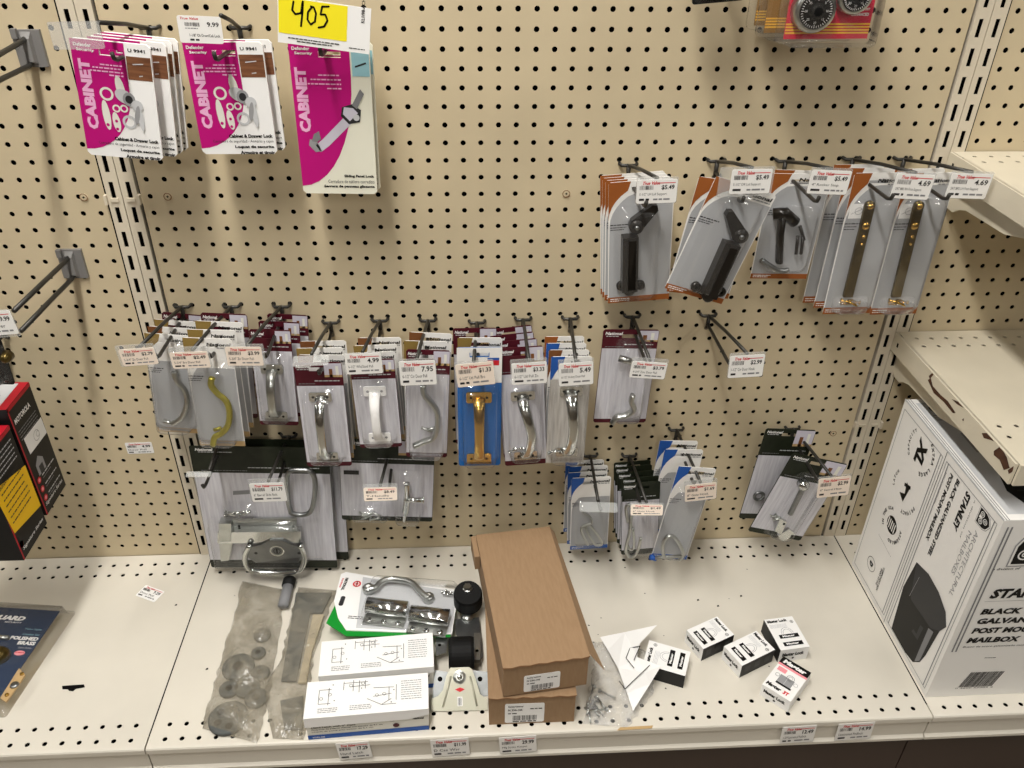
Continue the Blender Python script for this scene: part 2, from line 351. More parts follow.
# right-hand shelves
def shelf(z, lbl, depth, chips):
    root = thing('gondola_shelf', lbl, 'shelf', Matrix.Translation((.6096, 0, z)), 'right-hand shelves')
    x0, x1 = .005, .62
    cols = [IN * (k + 1) for k in range(23)]
    mb = MB('shelf_paint'); perf(mb, x0, x1, -depth, -.002, cols, [-depth + .06, -depth + .06 + IN, -.0515, -.026], .0036, .001, 'shelf_paint'); obj('shelf_plate', mb, root)
    mb = MB('void'); mb.rect(x0 + .003, x1, -depth + .01, -.002, -.012, 'shelf_paint'); obj('underside', mb, root)
    mb = MB('shelf_paint'); mb.box(x0, x1, -depth - .004, -depth, -.034, .0); obj('front_lip', mb, root)
    mb = MB('shelf_paint'); mb.box(0, .004, -depth, -.003, -.034, -.0002); fl = obj('side_flange', mb, root)
    mb = MB('shelf_paint')   # bracket under the flange, tapering to the front
    S = [(-.003, -.030), (-.003, -.078), (-.012, -.084), (-.03, -.084), (-.042, -.076), (-.06, -.070), (-.16, -.066), (-.22, -.050), (-.27, -.036), (-.27, -.030)]
    n = len(S); mb.add([(x, y, zz) for x in (.016, .019) for y, zz in S], [tuple(range(n)), tuple(reversed(range(n, 2 * n)))] + [(i, (i + 1) % n, n + (i + 1) % n, n + i) for i in range(n)])
    br = obj('side_bracket', mb, root)
    mb = MB('void'); mb.add([(-.0003, -.02 - .003, -.012), (-.0003, -.02 + .002, -.012), (-.0003, -.02 + .002, -.02), (-.0003, -.02 - .003, -.02)], [(0, 1, 2, 3)]); obj('bracket_slot', mb, fl)
    if chips:
        mb = MB('rust'); rnd = random.Random(4)
        for pts in ([(929, 376), (933, 371), (934, 374), (930, 379)], [(928, 380), (931, 378), (933, 386), (941, 395), (948, 401), (956, 413), (953, 413), (944, 402), (934, 393)], [(952, 399), (959, 400), (964, 408), (957, 404)], [(962, 420), (964, 418), (964, 421)], [(972, 414), (975, 414), (974, 417)], [(980, 422), (983, 420), (982, 424)], [(982, 433), (988, 430), (996, 438), (991, 440), (984, 438)], [(994, 451), (1000, 446), (1006, 447), (1007, 457), (1010, 468), (1004, 470), (1000, 460), (994, 455)], [(1008, 470), (1014, 466), (1014, 473), (1009, 474)], [(1012, 459), (1018, 458), (1017, 463)]):
            q = []
            for px, py in pts:
                p = hit((.6096, 0, 0), Vector((1, 0, 0)), px, py); q.append((-.0004, max(p.y, -depth), max(min(p.z - z, -.0008), -.0336)))
            mb.add(q, [tuple(range(len(q)))])
        obj('bare_rust_patches', mb, fl)['kind'] = 'stuff'
    return root
shelf(.932, 'upper beige steel shelf at the top right edge', .36, False)
shelf(.625, 'lower right beige shelf with chipped paint above the mailbox carton', .362, True)
# aisle shell
mb = MB('floor_tile'); mb.rect(-3.6, 3.6, -2.6, .1, -.08); structure(obj('floor', mb))
mb = MB('ceiling_tile'); mb.rect(-3.6, 3.6, -5.4, .4, 2.8); structure(obj('ceiling', mb))
mb = MB('opposite'); mb.add([(-3.6, -2.6, -.08), (3.6, -2.6, -.08), (3.6, -2.6, 1.7), (-3.6, -2.6, 1.7)], [(0, 1, 2, 3)]); structure(obj('wall_front', mb))
# ------------------------------------------------------------------ peg hooks and price labels
def inv(root, M): return root.matrix_world.inverted() @ M
def price_print(mb, w, h, price, desc, seed=1, style=0):
    z = .0007; x = -w / 2
    if style == 1:
        mb.text('True Value', x + .06 * w, .86 * h, .42 * w, .09 * h, z, 'red', shear=.3, bold=.02); mb.bars(x + .16 * w, x + .5 * w, .62 * h, .76 * h, z, seed=seed)
        mb.text(price, x + .94 * w, .62 * h, .27 * w, .17 * h, z, 'ink', bold=.02, align='R'); mb.scrib(x + .16 * w, x + .45 * w, .53 * h, .03 * h, z, seed=seed)
        mb.text(desc, x + .24 * w, .24 * h, .7 * w, .11 * h, z, 'ink', bold=.01); mb.scrib(x + .24 * w, x + .45 * w, .09 * h, .07 * h, z, 'dgrey', seed=seed)
        return
    mb.text('True Value', x + .12 * w, .79 * h, .44 * w, .14 * h, z, 'red', shear=.3, bold=.03); mb.rect(x + .5 * w, x + .95 * w, .84 * h, .87 * h, z, 'red')
    mb.bars(x + .07 * w, x + .42 * w, .58 * h, .76 * h, z, seed=seed, n=14); mb.text(price, x + .93 * w, .55 * h, .32 * w, .22 * h, z, 'ink', bold=.025, align='R')
    mb.text(desc, x + .07 * w, .31 * h, .68 * w, .14 * h, z, 'ink'); mb.scrib(x + .07 * w, x + .32 * w, .12 * h, .09 * h, z, 'ink', seed=seed); mb.scrib(x + .42 * w, x + .9 * w, .13 * h, .07 * h, z, 'mgrey', seed=seed + 3)
def price_label(root, fr, price, desc, seed, holder=(.001, .001, .001, .003), style=0, paper='paper'):
    M = inv(root, fr.M); w, h = fr.w, fr.h; l, r, b, t = holder
    if holder != (0, 0, 0, 0):
        mb = MB('holder'); mb.prism(rr(-w / 2 - l, w / 2 + r, -b, h + t, .002, 2), -.0016, -.0002); obj('label_holder', mb, root, M)
    if price is None: return
    mb = MB(paper); mb.prism(rr(-w / 2, w / 2, 0, h, .0025, 3), -.0001, .0005); lab = obj('price_label', mb, root, M)
    mb = MB(); price_print(mb, w, h, price, desc, seed, style); obj('label_print', mb, lab)
def hookbase(px, py): p = onY(0, px, py); return p
def wirehook(base, lbl, tip=None, L=.145, lower=.016, rise=.02, upper=True):
    """base: point on the pegboard; tip: where the label wire ends (world)"""
    root = thing('peg_hook', lbl, 'hook', Matrix.Translation(base), 'scan hooks on the pegboard')
    r = .0027
    mb = MB('wire'); mb.tube([(-.0127, .008, .001), (-.0127, -.003, .001), (-.010, -.007, 0), (.010, -.007, 0), (.0127, -.003, .001), (.0127, .008, .001)], r, 8); obj('crossbar', mb, root)
    mb = MB('wire'); mb.tube([(0, -.0075, .002), (0, -.0075, -lower - .004), (0, -.002, -lower - .009)], r * 1.25, 8); obj('stem', mb, root)
    mb = MB('wire'); mb.tube([(0, -.007, -lower), (0, -L * .5, -lower + .001), (0, -L + .012, -lower + .002), (0, -L + .003, -lower + .005), (0, -L, -lower + .012)], r, 8); obj('product_wire', mb, root)
    if upper:
        t = (tip - base) if tip else Vector((0, -L - .006, rise))
        mb = MB('wire'); mb.tube([(0, -.007, .0), t * .5 + Vector((0, 0, .001)), t], r, 8); obj('label_wire', mb, root)
    return root
def H(base, corners, d, price, desc, lbl, seed=1, holder=(.001, .001, .001, .003), L=.145, tipx=.5, style=0, paper='paper', tilt=0, lower=.016):
    b = hookbase(*base) if isinstance(base, tuple) else base
    fr = hangx(d, *corners)
    if tilt:
        mid = fr.o + fr.Y * (fr.h / 2); Rm = Matrix.Rotation(tilt, 3, fr.X); Y = Rm @ fr.Y; fr = Frame(mid - Y * (fr.h / 2), fr.X, Y, fr.w, fr.h)
    tip = fr.o + fr.Y * (fr.h + .001) + fr.X * ((tipx - .5) * fr.w) + Vector((0, .003, 0))
    root = wirehook(b, lbl, tip, L, lower)
    price_label(root, fr, price, desc, seed, holder, style, paper)
    return root
H((150, 27), ((52, 25), (98, 24), (102, 46), (56, 47)), .15, None, '', 'scan hook with an empty clear label sleeve, top left', holder=(.003, .003, .003, .003), tipx=1.05)
H((240.6, 27), ((177, 15.6), (222, 16.4), (223.7, 44.5), (181, 42)), .13, '9.99', '1-1/8" Ch Drwr/Cab Lock', 'scan hook with the tall white 9.99 label over the second pink lock cards', 3, style=1, holder=(0, 0, 0, 0), tipx=1.0)
PR = 'scan hook labelled '
H((628, 164), ((634.4, 180), (675, 179.4), (675.7, 202), (635.8, 204)), .14, '$5.49', '5-1/2" LH Lid Support', 'leftmost scan hook of the upper right row, label 5.49 over dark lid support', 4)
H((716, 160), ((728, 170), (768.8, 169.3), (768.8, 193), (729, 194)), .14, '$5.49', '5-1/2" DR Lid Support', 'scan hook with 5.49 label and a wide clear sleeve above the tilted card', 5, holder=(.016, .003, .004, .003))
H((784, 160), ((809, 170), (848, 171), (846, 195), (806, 193)), .12, '$5.49', '4" Rocker Stop', 'scan hook with 5.49 label above the small bagged lid stop', 6)
H((851, 158), ((890.5, 174), (929, 175.6), (927, 200), (889.5, 197.5)), .135, '4.69', 'SAT BRS RH Frict Support', 'fourth scan hook of the upper right row, 4.69 label over first brass support', 7)
H((902, 158), ((946, 173.7), (987, 174.8), (984.5, 199), (944, 197.5)), .13, '4.69', 'SAT BRS LH Frict Support', 'rightmost scan hook of the upper row, 4.69 label beside the shelf', 8)
H((183, 305), ((119, 350), (154, 347), (159, 364), (124, 366)), .165, '$2.79', '5-3/4" Zn Door Pull', 'leftmost scan hook of the middle row, 2.79 label over the grey hook pull', 9, holder=(.004, .001, .001, .006), paper='beige', tipx=.6)
H((232, 305), ((171, 353), (210, 351), (210.6, 367.4), (174, 368.5)), .165, '$2.49', '5-3/4" Brs Door Pull', 'scan hook labelled 2.49 over the yellow brass pull', 10, holder=(.001, .002, .001, .008), paper='beige', tipx=.6)
H((282, 305), ((227.6, 347.5), (263.7, 346.4), (264, 366), (228, 365)), .165, '$3.99', '5-3/4" Zn Door Pull', 'scan hook labelled 3.99, third from left in the middle row', 11, holder=(.001, .003, .004, .004), paper='beige', tipx=.6)
H((331, 321), ((294, 356), (327, 355), (328, 364), (295, 366)), .15, None, '', 'middle row hook with a see-through empty sleeve over the chrome pull', holder=(.002, .002, .001, .001), tilt=-1.15)
H((380, 319), ((346, 354), (382.5, 353), (383, 372.7), (347, 374.6)), .15, '4.99', '6-1/2" Wht/Steel Pull', 'scan hook labelled 4.99 over the white painted pull', 12, holder=(0.001, .001, .001, .001))
H((428, 319), ((400.5, 361.4), (436.4, 360), (437, 384), (400.8, 385.6)), .15, '7.95', '6-1/2" Ctr Door Pull', 'scan hook labelled 7.95, just left of the blue brass pull card', 13)
H((477, 321), ((457, 364.7), (494.7, 361), (495.4, 383.5), (458, 387.4)), .15, '$1.33', '6-1/2" Utl Pull Brs', 'scan hook with tan 1.33 label over the blue brass pull card', 14, paper='beige')
H((523, 318), ((511.8, 364), (547, 361), (547, 383), (512.5, 384.6)), .15, '$3.33', '6-1/2" Utl Pull Zn', 'scan hook labelled 3.33 over the bright chrome pull', 15, holder=(.002, .001, .001, .006))
H((570, 317), ((559.4, 364), (594, 361), (593, 384), (559.4, 386)), .15, '5.49', '6-1/2" H-duty Door Pull', 'scan hook labelled 5.49 over the heavy pull, ninth in the middle row', 16, holder=(.001, .001, .001, .006))
H((632, 315), ((631, 361), (666, 363), (664, 379.3), (629, 377)), .15, '$3.79', '4-3/4" Zinc Door Pull', 'scan hook labelled 3.79 with a single burgundy card', 17, holder=(.001, .001, .001, .006))
H((708, 314), ((724.7, 357), (759.5, 355), (762, 376), (727.4, 378)), .155, '$2.99', '1-1/2" Ctr Door Hook', 'empty scan hook labelled 2.99 with no product on it', 18, holder=(.001, .001, .001, .004))
H((590, 454), ((580, 503), (616, 504), (616, 511), (580, 510)), .15, None, '', 'lower hook with flipped-up sleeve over the blue card hook and eye', holder=(.002, .001, .001, .001), tilt=-1.1)
H((629, 454), ((632, 505.5), (664, 506), (662, 514), (630, 514)), .15, '$1.49', '6" Gate Hook', 'lower hook with a tan label lying nearly flat over the dark green cards', 19, paper='beige', tilt=-.5)
H((676, 428), ((684.7, 485.4), (716, 482.5), (716, 498), (684.7, 502)), .155, '$1.69', '8" Gate Hook', 'lower hook labelled 1.69 over the tilted blue card', 20, holder=(.001, .001, .002, .008), paper='beige')
H((792, 427), ((811, 481), (842.4, 477.6), (848.5, 494.5), (816, 498)), .155, '$2.99', '4" Swivel Hasp', 'lowest right scan hook, label beside the right upright', 21, paper='beige', tipx=.4)
b1 = Vector((-.429, 0, .437)); b1l = Vector((-.537, 0, .455)); b2 = Vector((-.2475, 0, .428))
H(b1, ((250.7, 484), (286, 482), (287, 501), (253.4, 501.6)), .155, '$11.79', '6" Barrel Slide Bolt', 'scan hook labelled 11.79 in front of the barrel bolt card', 22, holder=(.002, .003, .001, .008), tipx=.55)
H(b1l, ((187, 472), (211, 472), (211, 476), (187, 476)), .155, None, '', 'bare label hook at the left of the barrel bolt card', holder=(.001, .001, .001, .001), tilt=-1.25, tipx=.9, L=.15)
H(b2, ((362.7, 489), (397, 488), (397, 499), (365, 500)), .155, '$8.49', 'T-Handle', 'hook with faded tan label in front of the T handle card', 23, paper='beige', holder=(.001, .001, .001, .006), tilt=-.3)
# big yellow sale sign clipped to the sliding lock hook
root = wirehook(Vector((-.285, 0, 1.101)), 'hook behind the yellow 405 sign', None, .115)
fr = hangx(.135, (280, -3), (374, 8), (369, 55.5), (278, 41))
root = thing('sale_sign', 'large yellow and white sign with hand-written 405', 'sign', fr.M)
W_, H_ = fr.w, fr.h
mb = MB('white'); mb.box(-W_ / 2, W_ / 2, 0, H_, -.0012, 0); card = obj('sign_card', mb, root)
mb = MB('yellow'); mb.rect(-W_ / 2 + .001, W_ / 2 - .027, .011, H_ - .001, .0003); obj('yellow_field', mb, root)
mb = MB('black')
def stroke(mb, pts, t, z, m='black'):
    P = [Vector((*p, z)) for p in pts]
    for a, b in zip(P, P[1:]): mb.line(a.x, a.y, b.x, b.y, t, z, m); mb.disc(b.x, b.y, t / 2, z, m, 8)
    mb.disc(P[0].x, P[0].y, t / 2, z, m, 8)
def S(pts): return [((u - .5) * W_, v * H_) for u, v in pts]
stroke(mb, S([(.17, .92), (.155, .74), (.19, .66), (.25, .70), (.265, .92)]), .0022, .0006); stroke(mb, S([(.27, .95), (.265, .70), (.25, .42)]), .0022, .0006)
stroke(mb, S([(.365, .86), (.325, .74), (.32, .58), (.355, .48), (.40, .56), (.41, .74), (.385, .86), (.355, .87)]), .0022, .0006)
stroke(mb, S([(.545, .92), (.475, .90), (.46, .73), (.51, .74), (.535, .62), (.50, .48), (.44, .44)]), .0022, .0006)
obj('handwriting', mb, root)
mb = MB(); mb.text('KL1/98-ACH', W_ / 2 - .007, .034, .026, .004, .0006, 'ink', rot=math.pi / 2, bold=.02)
mb.scrib(-W_ / 2 + .012, W_ / 2 - .034, .0062, .0012, .0006, 'ink', 3); mb.scrib(-W_ / 2 + .022, W_ / 2 - .044, .0034, .0012, .0006, 'ink', 5); mb.scrib(W_ / 2 - .024, W_ / 2 - .004, .004, .001, .0006, 'ink', 6); obj('fine_print', mb, root)
# grey hooks with plastic back plates on the left panel
def platehook(base, lbl, tip_up, tip_lo, d):
    root = thing('plate_hook', lbl, 'hook', Matrix.Translation(base), 'grey plate hooks')
    mb = MB('grey_plastic'); mb.box(-.019, .017, -.024, .022, 0, .006); mb.loft([[(-.008, -.02, .006), (.006, -.02, .006), (.006, .02, .006), (-.008, .02, .006)], [(-.005, -.016, .014), (.004, -.016, .014), (.004, .012, .012), (-.005, .014, .012)]], smooth=False)
    mb.box(-.017, -.010, .012, .024, .006, .012); obj('back_plate', mb, root, WALLM)
    for nm, tp, z in (('label_wire', tip_up, .012), ('product_wire', tip_lo, -.018)):
        t = onY(d, *tp) - base; t.x = 0 if abs(t.x) < .03 else t.x
        mb = MB('wire'); mb.tube([(-.002, -.008, z), (-.002, -.02, z - .002), (t.x * .5, t.y * .5, (t.z + z) / 2), tuple(t)], .0035, 8); obj(nm, mb, root)
    return root
ph = platehook(onY(0, 74, 262), 'grey plate hook with two long wires and 9.99 tag above the black boxes', (8, 311), (20, 331), .19)
price_label(ph, hangx(.195, (-24, 313), (17, 311), (19, 333), (-20, 337)), '$9.99', 'Door Lever', 31, holder=(.001, .001, .004, .001))
platehook(onY(0, 32, 47), 'grey plate hook at the top left corner', (-38, 78), (-30, 98), .19)
# loose stickers
for nm, fr, lbl, pr in (('price_sticker', hangx(.0006, (125, 443), (151.5, 442), (154.5, 453), (128, 454)), 'small white price sticker stuck on the left pegboard', '4.99'), ('price_sticker', lay(DECK + .0006, (146, 585.5), (165, 591), (154.5, 602.5), (135, 595)), 'small white price sticker lying on the left base shelf', '7.29')):
    mb = MB('white'); mb.prism(rr(-fr.w / 2, fr.w / 2, 0, fr.h, .002, 2), -.0004, .0001); o = tag(obj(nm, mb, None, fr.M), lbl, 'price sticker', 'loose price stickers'); mb = MB(); price_print(mb, fr.w, fr.h, pr, 'Door Pull', 5); obj('label_print', mb, o)
for i, (c, pr, ds, lb) in enumerate(((((338, 744), (371, 741), (373, 757), (340, 760)), '17.29', 'Hand Latch', 'shelf edge label 17.29 below the white boxes'), (((431, 740), (469, 738), (470, 754), (432, 757)), '$11.99', 'D Cas Wsr', 'shelf edge label 11.99 below the caster'), (((499, 738), (536, 735.5), (537, 751), (500, 754)), '29.99', 'Mfg Strike Keeper', 'shelf edge label 29.99 below the cardboard boxes'),
        (((778, 728), (812, 726), (813, 741), (779, 744)), '12.49', '1-3/4 Laminated Padlock', 'shelf edge label 12.49, left of the pair below the small lock boxes'), (((833, 725), (869, 723), (870, 738), (834, 741)), '14.99', 'Laminated Padlock', 'shelf edge label 14.99, rightmost on the shelf front'))):
    fr = hangx(.4148, *c); mb = MB('paper'); mb.box(-fr.w / 2, fr.w / 2, 0, fr.h, -.0006, 0); o = tag(obj('shelf_label', mb, None, fr.M), lb, 'price label', 'shelf edge labels'); mb = MB(); price_print(mb, fr.w, fr.h, pr, ds, 40 + i); obj('label_print', mb, o)
# ------------------------------------------------------------------ carded goods
def card_base(w, h, m, slot=None, t=.0011, r=.003, sw=.028, sh=.007, back='offwhite'):
    mb = MB(m)
    if slot is None:
        mb.prism(rr(-w / 2, w / 2, 0, h, r, 3), -t, 0, m); return mb
    sw = min(sw, w * .5); y0, y1 = slot - sh / 2, slot + sh / 2
    mb.prism([q for q in rr(-w / 2, w / 2, 0, h, r, 3) if q[1] < h / 2] [:0] + [(-w / 2, y0), (-w / 2, r), (-w / 2 + r, 0), (w / 2 - r, 0), (w / 2, r), (w / 2, y0)], -t, 0, m)
    mb.box(-w / 2, -sw / 2, y0, y1, -t, 0, m); mb.box(sw / 2, w / 2, y0, y1, -t, 0, m)
    mb.prism([(-w / 2, y1), (w / 2, y1), (w / 2, h - r), (w / 2 - r, h), (-w / 2 + r, h), (-w / 2, h - r)], -t, 0, m)
    return mb
def blister(x0, x1, y0, y1, d, ins=.006, r=.008, flange=.004):
    mb = MB('plastic')
    ring = lambda a, z, rad: [(p[0], p[1], z) for p in rr(x0 + a, x1 - a, y0 + a, y1 - a, max(rad - a * .3, .002), 3)]
    mb.loft([ring(-flange, .0006, r), ring(0, .0008, r), ring(ins * .5, d * .75, r), ring(ins * .8, d * .95, r), ring(ins * 1.4, d, r)], 'plastic', cap=(0, 1)); return mb
def header_arc(w, h, corner, strip, body='wood_print', stripw='white', brand=True, band=.16, top=.74):
    mb = MB(); z = .0003; yb = .05 * h; top = min(top * h, h - .018)
    mb.rect(-w / 2, w / 2, 0, yb, z, strip)
    a = .30 * h; arc = [(-w / 2 + .82 * w * (1 - math.cos(t)), h - a * (1 - math.sin(t)) ) for t in [math.radians(k) for k in range(0, 91, 10)]]
    mb.poly([(-w / 2, h)] + [(-w / 2, h - a)] + [(x, y - .0) for x, y in arc if x < -w * .16] + [(-w * .16, h)], z, corner)
    b = [(max(x * .96, -w / 2 + .001), min(y - band * h, top)) for x, y in arc if x < w * .2]
    mb.poly([(-w / 2 + .001, yb)] + [(w / 2 - .001, yb), (w / 2 - .001, top)] + list(reversed(b)), z, body)
    if brand:
        mb.text('National', w * .46, h * .955 - .004, .034 * (w / .07), .0055, .0006, 'black', bold=.03, shear=.2, align='R'); mb.scrib(w * .18, w * .46, h * .955 - .0075, .0016, .0006, 'mgrey', 3)
    mb.scrib(-w * .47, -w * .15, .66 * h, .0016, .0006, 'ink', 7); mb.scrib(-w * .47, -w * .22, .64 * h, .0012, .0006, 'dgrey', 8); mb.scrib(-w * .47, -w * .26, .622 * h, .0012, .0006, 'dgrey', 9)
    mb.scrib(-w * .46, -w * .15, .03 * h, .0012, .0006, stripw, 2); mb.scrib(-w * .46, -w * .2, .014 * h, .0012, .0006, stripw, 4)
    return mb
def header_band(w, h, body='wood_print', hh=.21, photo=True, strip=.045):
    mb = MB(); z = .0003
    mb.rect(-w / 2 + .0006, w / 2 - .0006, strip * h, (1 - hh) * h, z, body)
    mb.text('National', -w * .46, h - .0095, min(.3 * w, .028), .0055, .0006, 'white', bold=.03, shear=.2); mb.scrib(-w * .44, -w * .2, h - .0125, .0014, .0006, 'lgrey', 3)
    if photo:
        x0 = w * .12; y0 = (1 - hh * .62) * h; y1 = h - .0015
        mb.rect(x0, w / 2 - .0008, y0, y1, z, 'lilac'); mb.rect(x0 + .1 * w, x0 + .17 * w, y0, y0 + .6 * (y1 - y0), .0005, 'brown'); mb.rect(x0 + .24 * w, x0 + .3 * w, y0, y0 + .8 * (y1 - y0), .0005, 'offwhite'); mb.rect(x0, w / 2 - .0008, y0, y0 + .16 * (y1 - y0), .0005, 'tan')
    mb.scrib(-w * .1, w * .42, (1 - hh * .8) * h, .0016, .0006, 'lgrey', 11); mb.scrib(-w * .44, -w * .1, (1 - hh * .92) * h, .0012, .0006, 'mgrey', 12)
    return mb
def pack(name, label, fr, kind, group=None, slot=True, blis=None, cat='hardware pack'):
    root = thing(name, label, cat, fr.M, group); w, h = fr.w, fr.h; sl = h - .012 if slot else None
    base, pr = {
        'orange': lambda: ('paper', header_arc(w, h, 'orange', 'orange', 'cardgrey', band=.045, top=1)),
        'olive': lambda: ('paper', header_arc(w, h, 'olive', 'tan', 'cardgrey')),
        'brown': lambda: ('paper', header_arc(w, h, 'brown', 'tan', 'cardgrey')),
        'blue': lambda: ('paper', header_arc(w, h, 'blue', 'blue', 'cardgrey')),
        'burgundy': lambda: ('burgundy', header_band(w, h)),
        'burgundy_low': lambda: ('burgundy', header_band(w, h, hh=.19)),
        'green': lambda: ('green_dk', header_band(w, h, hh=.24, photo=False, strip=.07)),
        'greenw': lambda: ('green_dk', header_band(w, h, hh=.20, photo=False, strip=.07)),
        'greenp': lambda: ('green_dk', header_band(w, h, hh=.28, strip=.06)),
    }[kind]()
    obj('backing_card', card_base(w, h, base, sl), root); obj('card_print', pr, root)
    if blis: obj('clear_blister', blister(*blis), root)
    return root
ORD = ['', 'second', 'third', 'fourth', 'fifth', 'sixth']
def behind(fr, kinds, step, name, desc, group, blis=None, jitter=.002, cat='hardware pack', x=0, roll=0):
    rnd = random.Random(len(desc))
    for i, k in enumerate(kinds):
        f2 = fr.moved(dy=step * (i + 1), dx=rnd.uniform(-jitter, jitter) + x * (i + 1), dz=rnd.uniform(-.001, .001), roll=rnd.uniform(-.02, .02) + roll * (i + 1))
        pack(name, f'{ORD[i + 1]} card from the front behind {desc}', f2, k, group, blis=blis, cat=cat)
# hardware shapes -------------------------------------------------
def pull(m, x, y0, y1, out=.026, sw=.007, fw=.017, fh=.017, hole='void', bend=0.):
    mb = MB(m); z = .003
    for y, s in ((y0, 1), (y1, -1)):
        mb.prism(rr(x - fw, x + fw, min(y, y + s * fh), max(y, y + s * fh), .003, 3), z, z + .002, m)
        for sx in (-1, 1): mb.disc(x + sx * fw * .62, y + s * fh * .5, .0022, z + .0022, hole, 10)
    L = y1 - y0
    P = spline([(x, y0 + fh * .7, z + .002), (x, y0 + fh * 1.0, z + out * .55), (x + bend * .6, y0 + L * .3, z + out * .92), (x + bend, y0 + L * .5, z + out), (x + bend * .6, y1 - L * .3, z + out * .92), (x, y1 - fh * 1.0, z + out * .55), (x, y1 - fh * .7, z + .002)], 5)
    n = len(P); rad = [sw * (1.25 - .35 * math.sin(math.pi * i / (n - 1))) for i in range(n)]
    mb.tube(P, rad, 12, m, flat=(1, .38), up=(1, 0, 0)); return mb
def sidehook(fr, pts, r, m, z=.012, flat=None):
    mb = MB(m); P = spline([fr.loc(p[0], p[1], z) for p in pts], 5); mb.tube([tuple(p) for p in P], r, 10, m, flat=flat); return mb
def screws(x, y, n, m, seed=1, spread=.012, L=.016, z=.006):
    out = []; rnd = random.Random(seed)
    for i in range(n):
        mb = MB(m); a = rnd.uniform(-.5, .5) + (math.pi if i % 2 else 0); cx = x + rnd.uniform(-spread, spread); cy = y + rnd.uniform(-.3, .3) * spread; dx, dy = math.cos(a), math.sin(a); zz = z + .003 * (i % 3)
        mb.tube([(cx - dx * L / 2, cy - dy * L / 2, zz), (cx + dx * L * .3, cy + dy * L * .3, zz), (cx + dx * L / 2, cy + dy * L / 2, zz)], [.0017, .0017, .0003], 7)
        mb.tube([(cx - dx * L * .5, cy - dy * L * .5, zz), (cx - dx * L * .42, cy - dy * L * .42, zz)], [.0036, .002], 8); out.append(mb)
    return out
def add_screws(root, *a, **k):
    for mb in screws(*a, **k): obj('screw', mb, root)
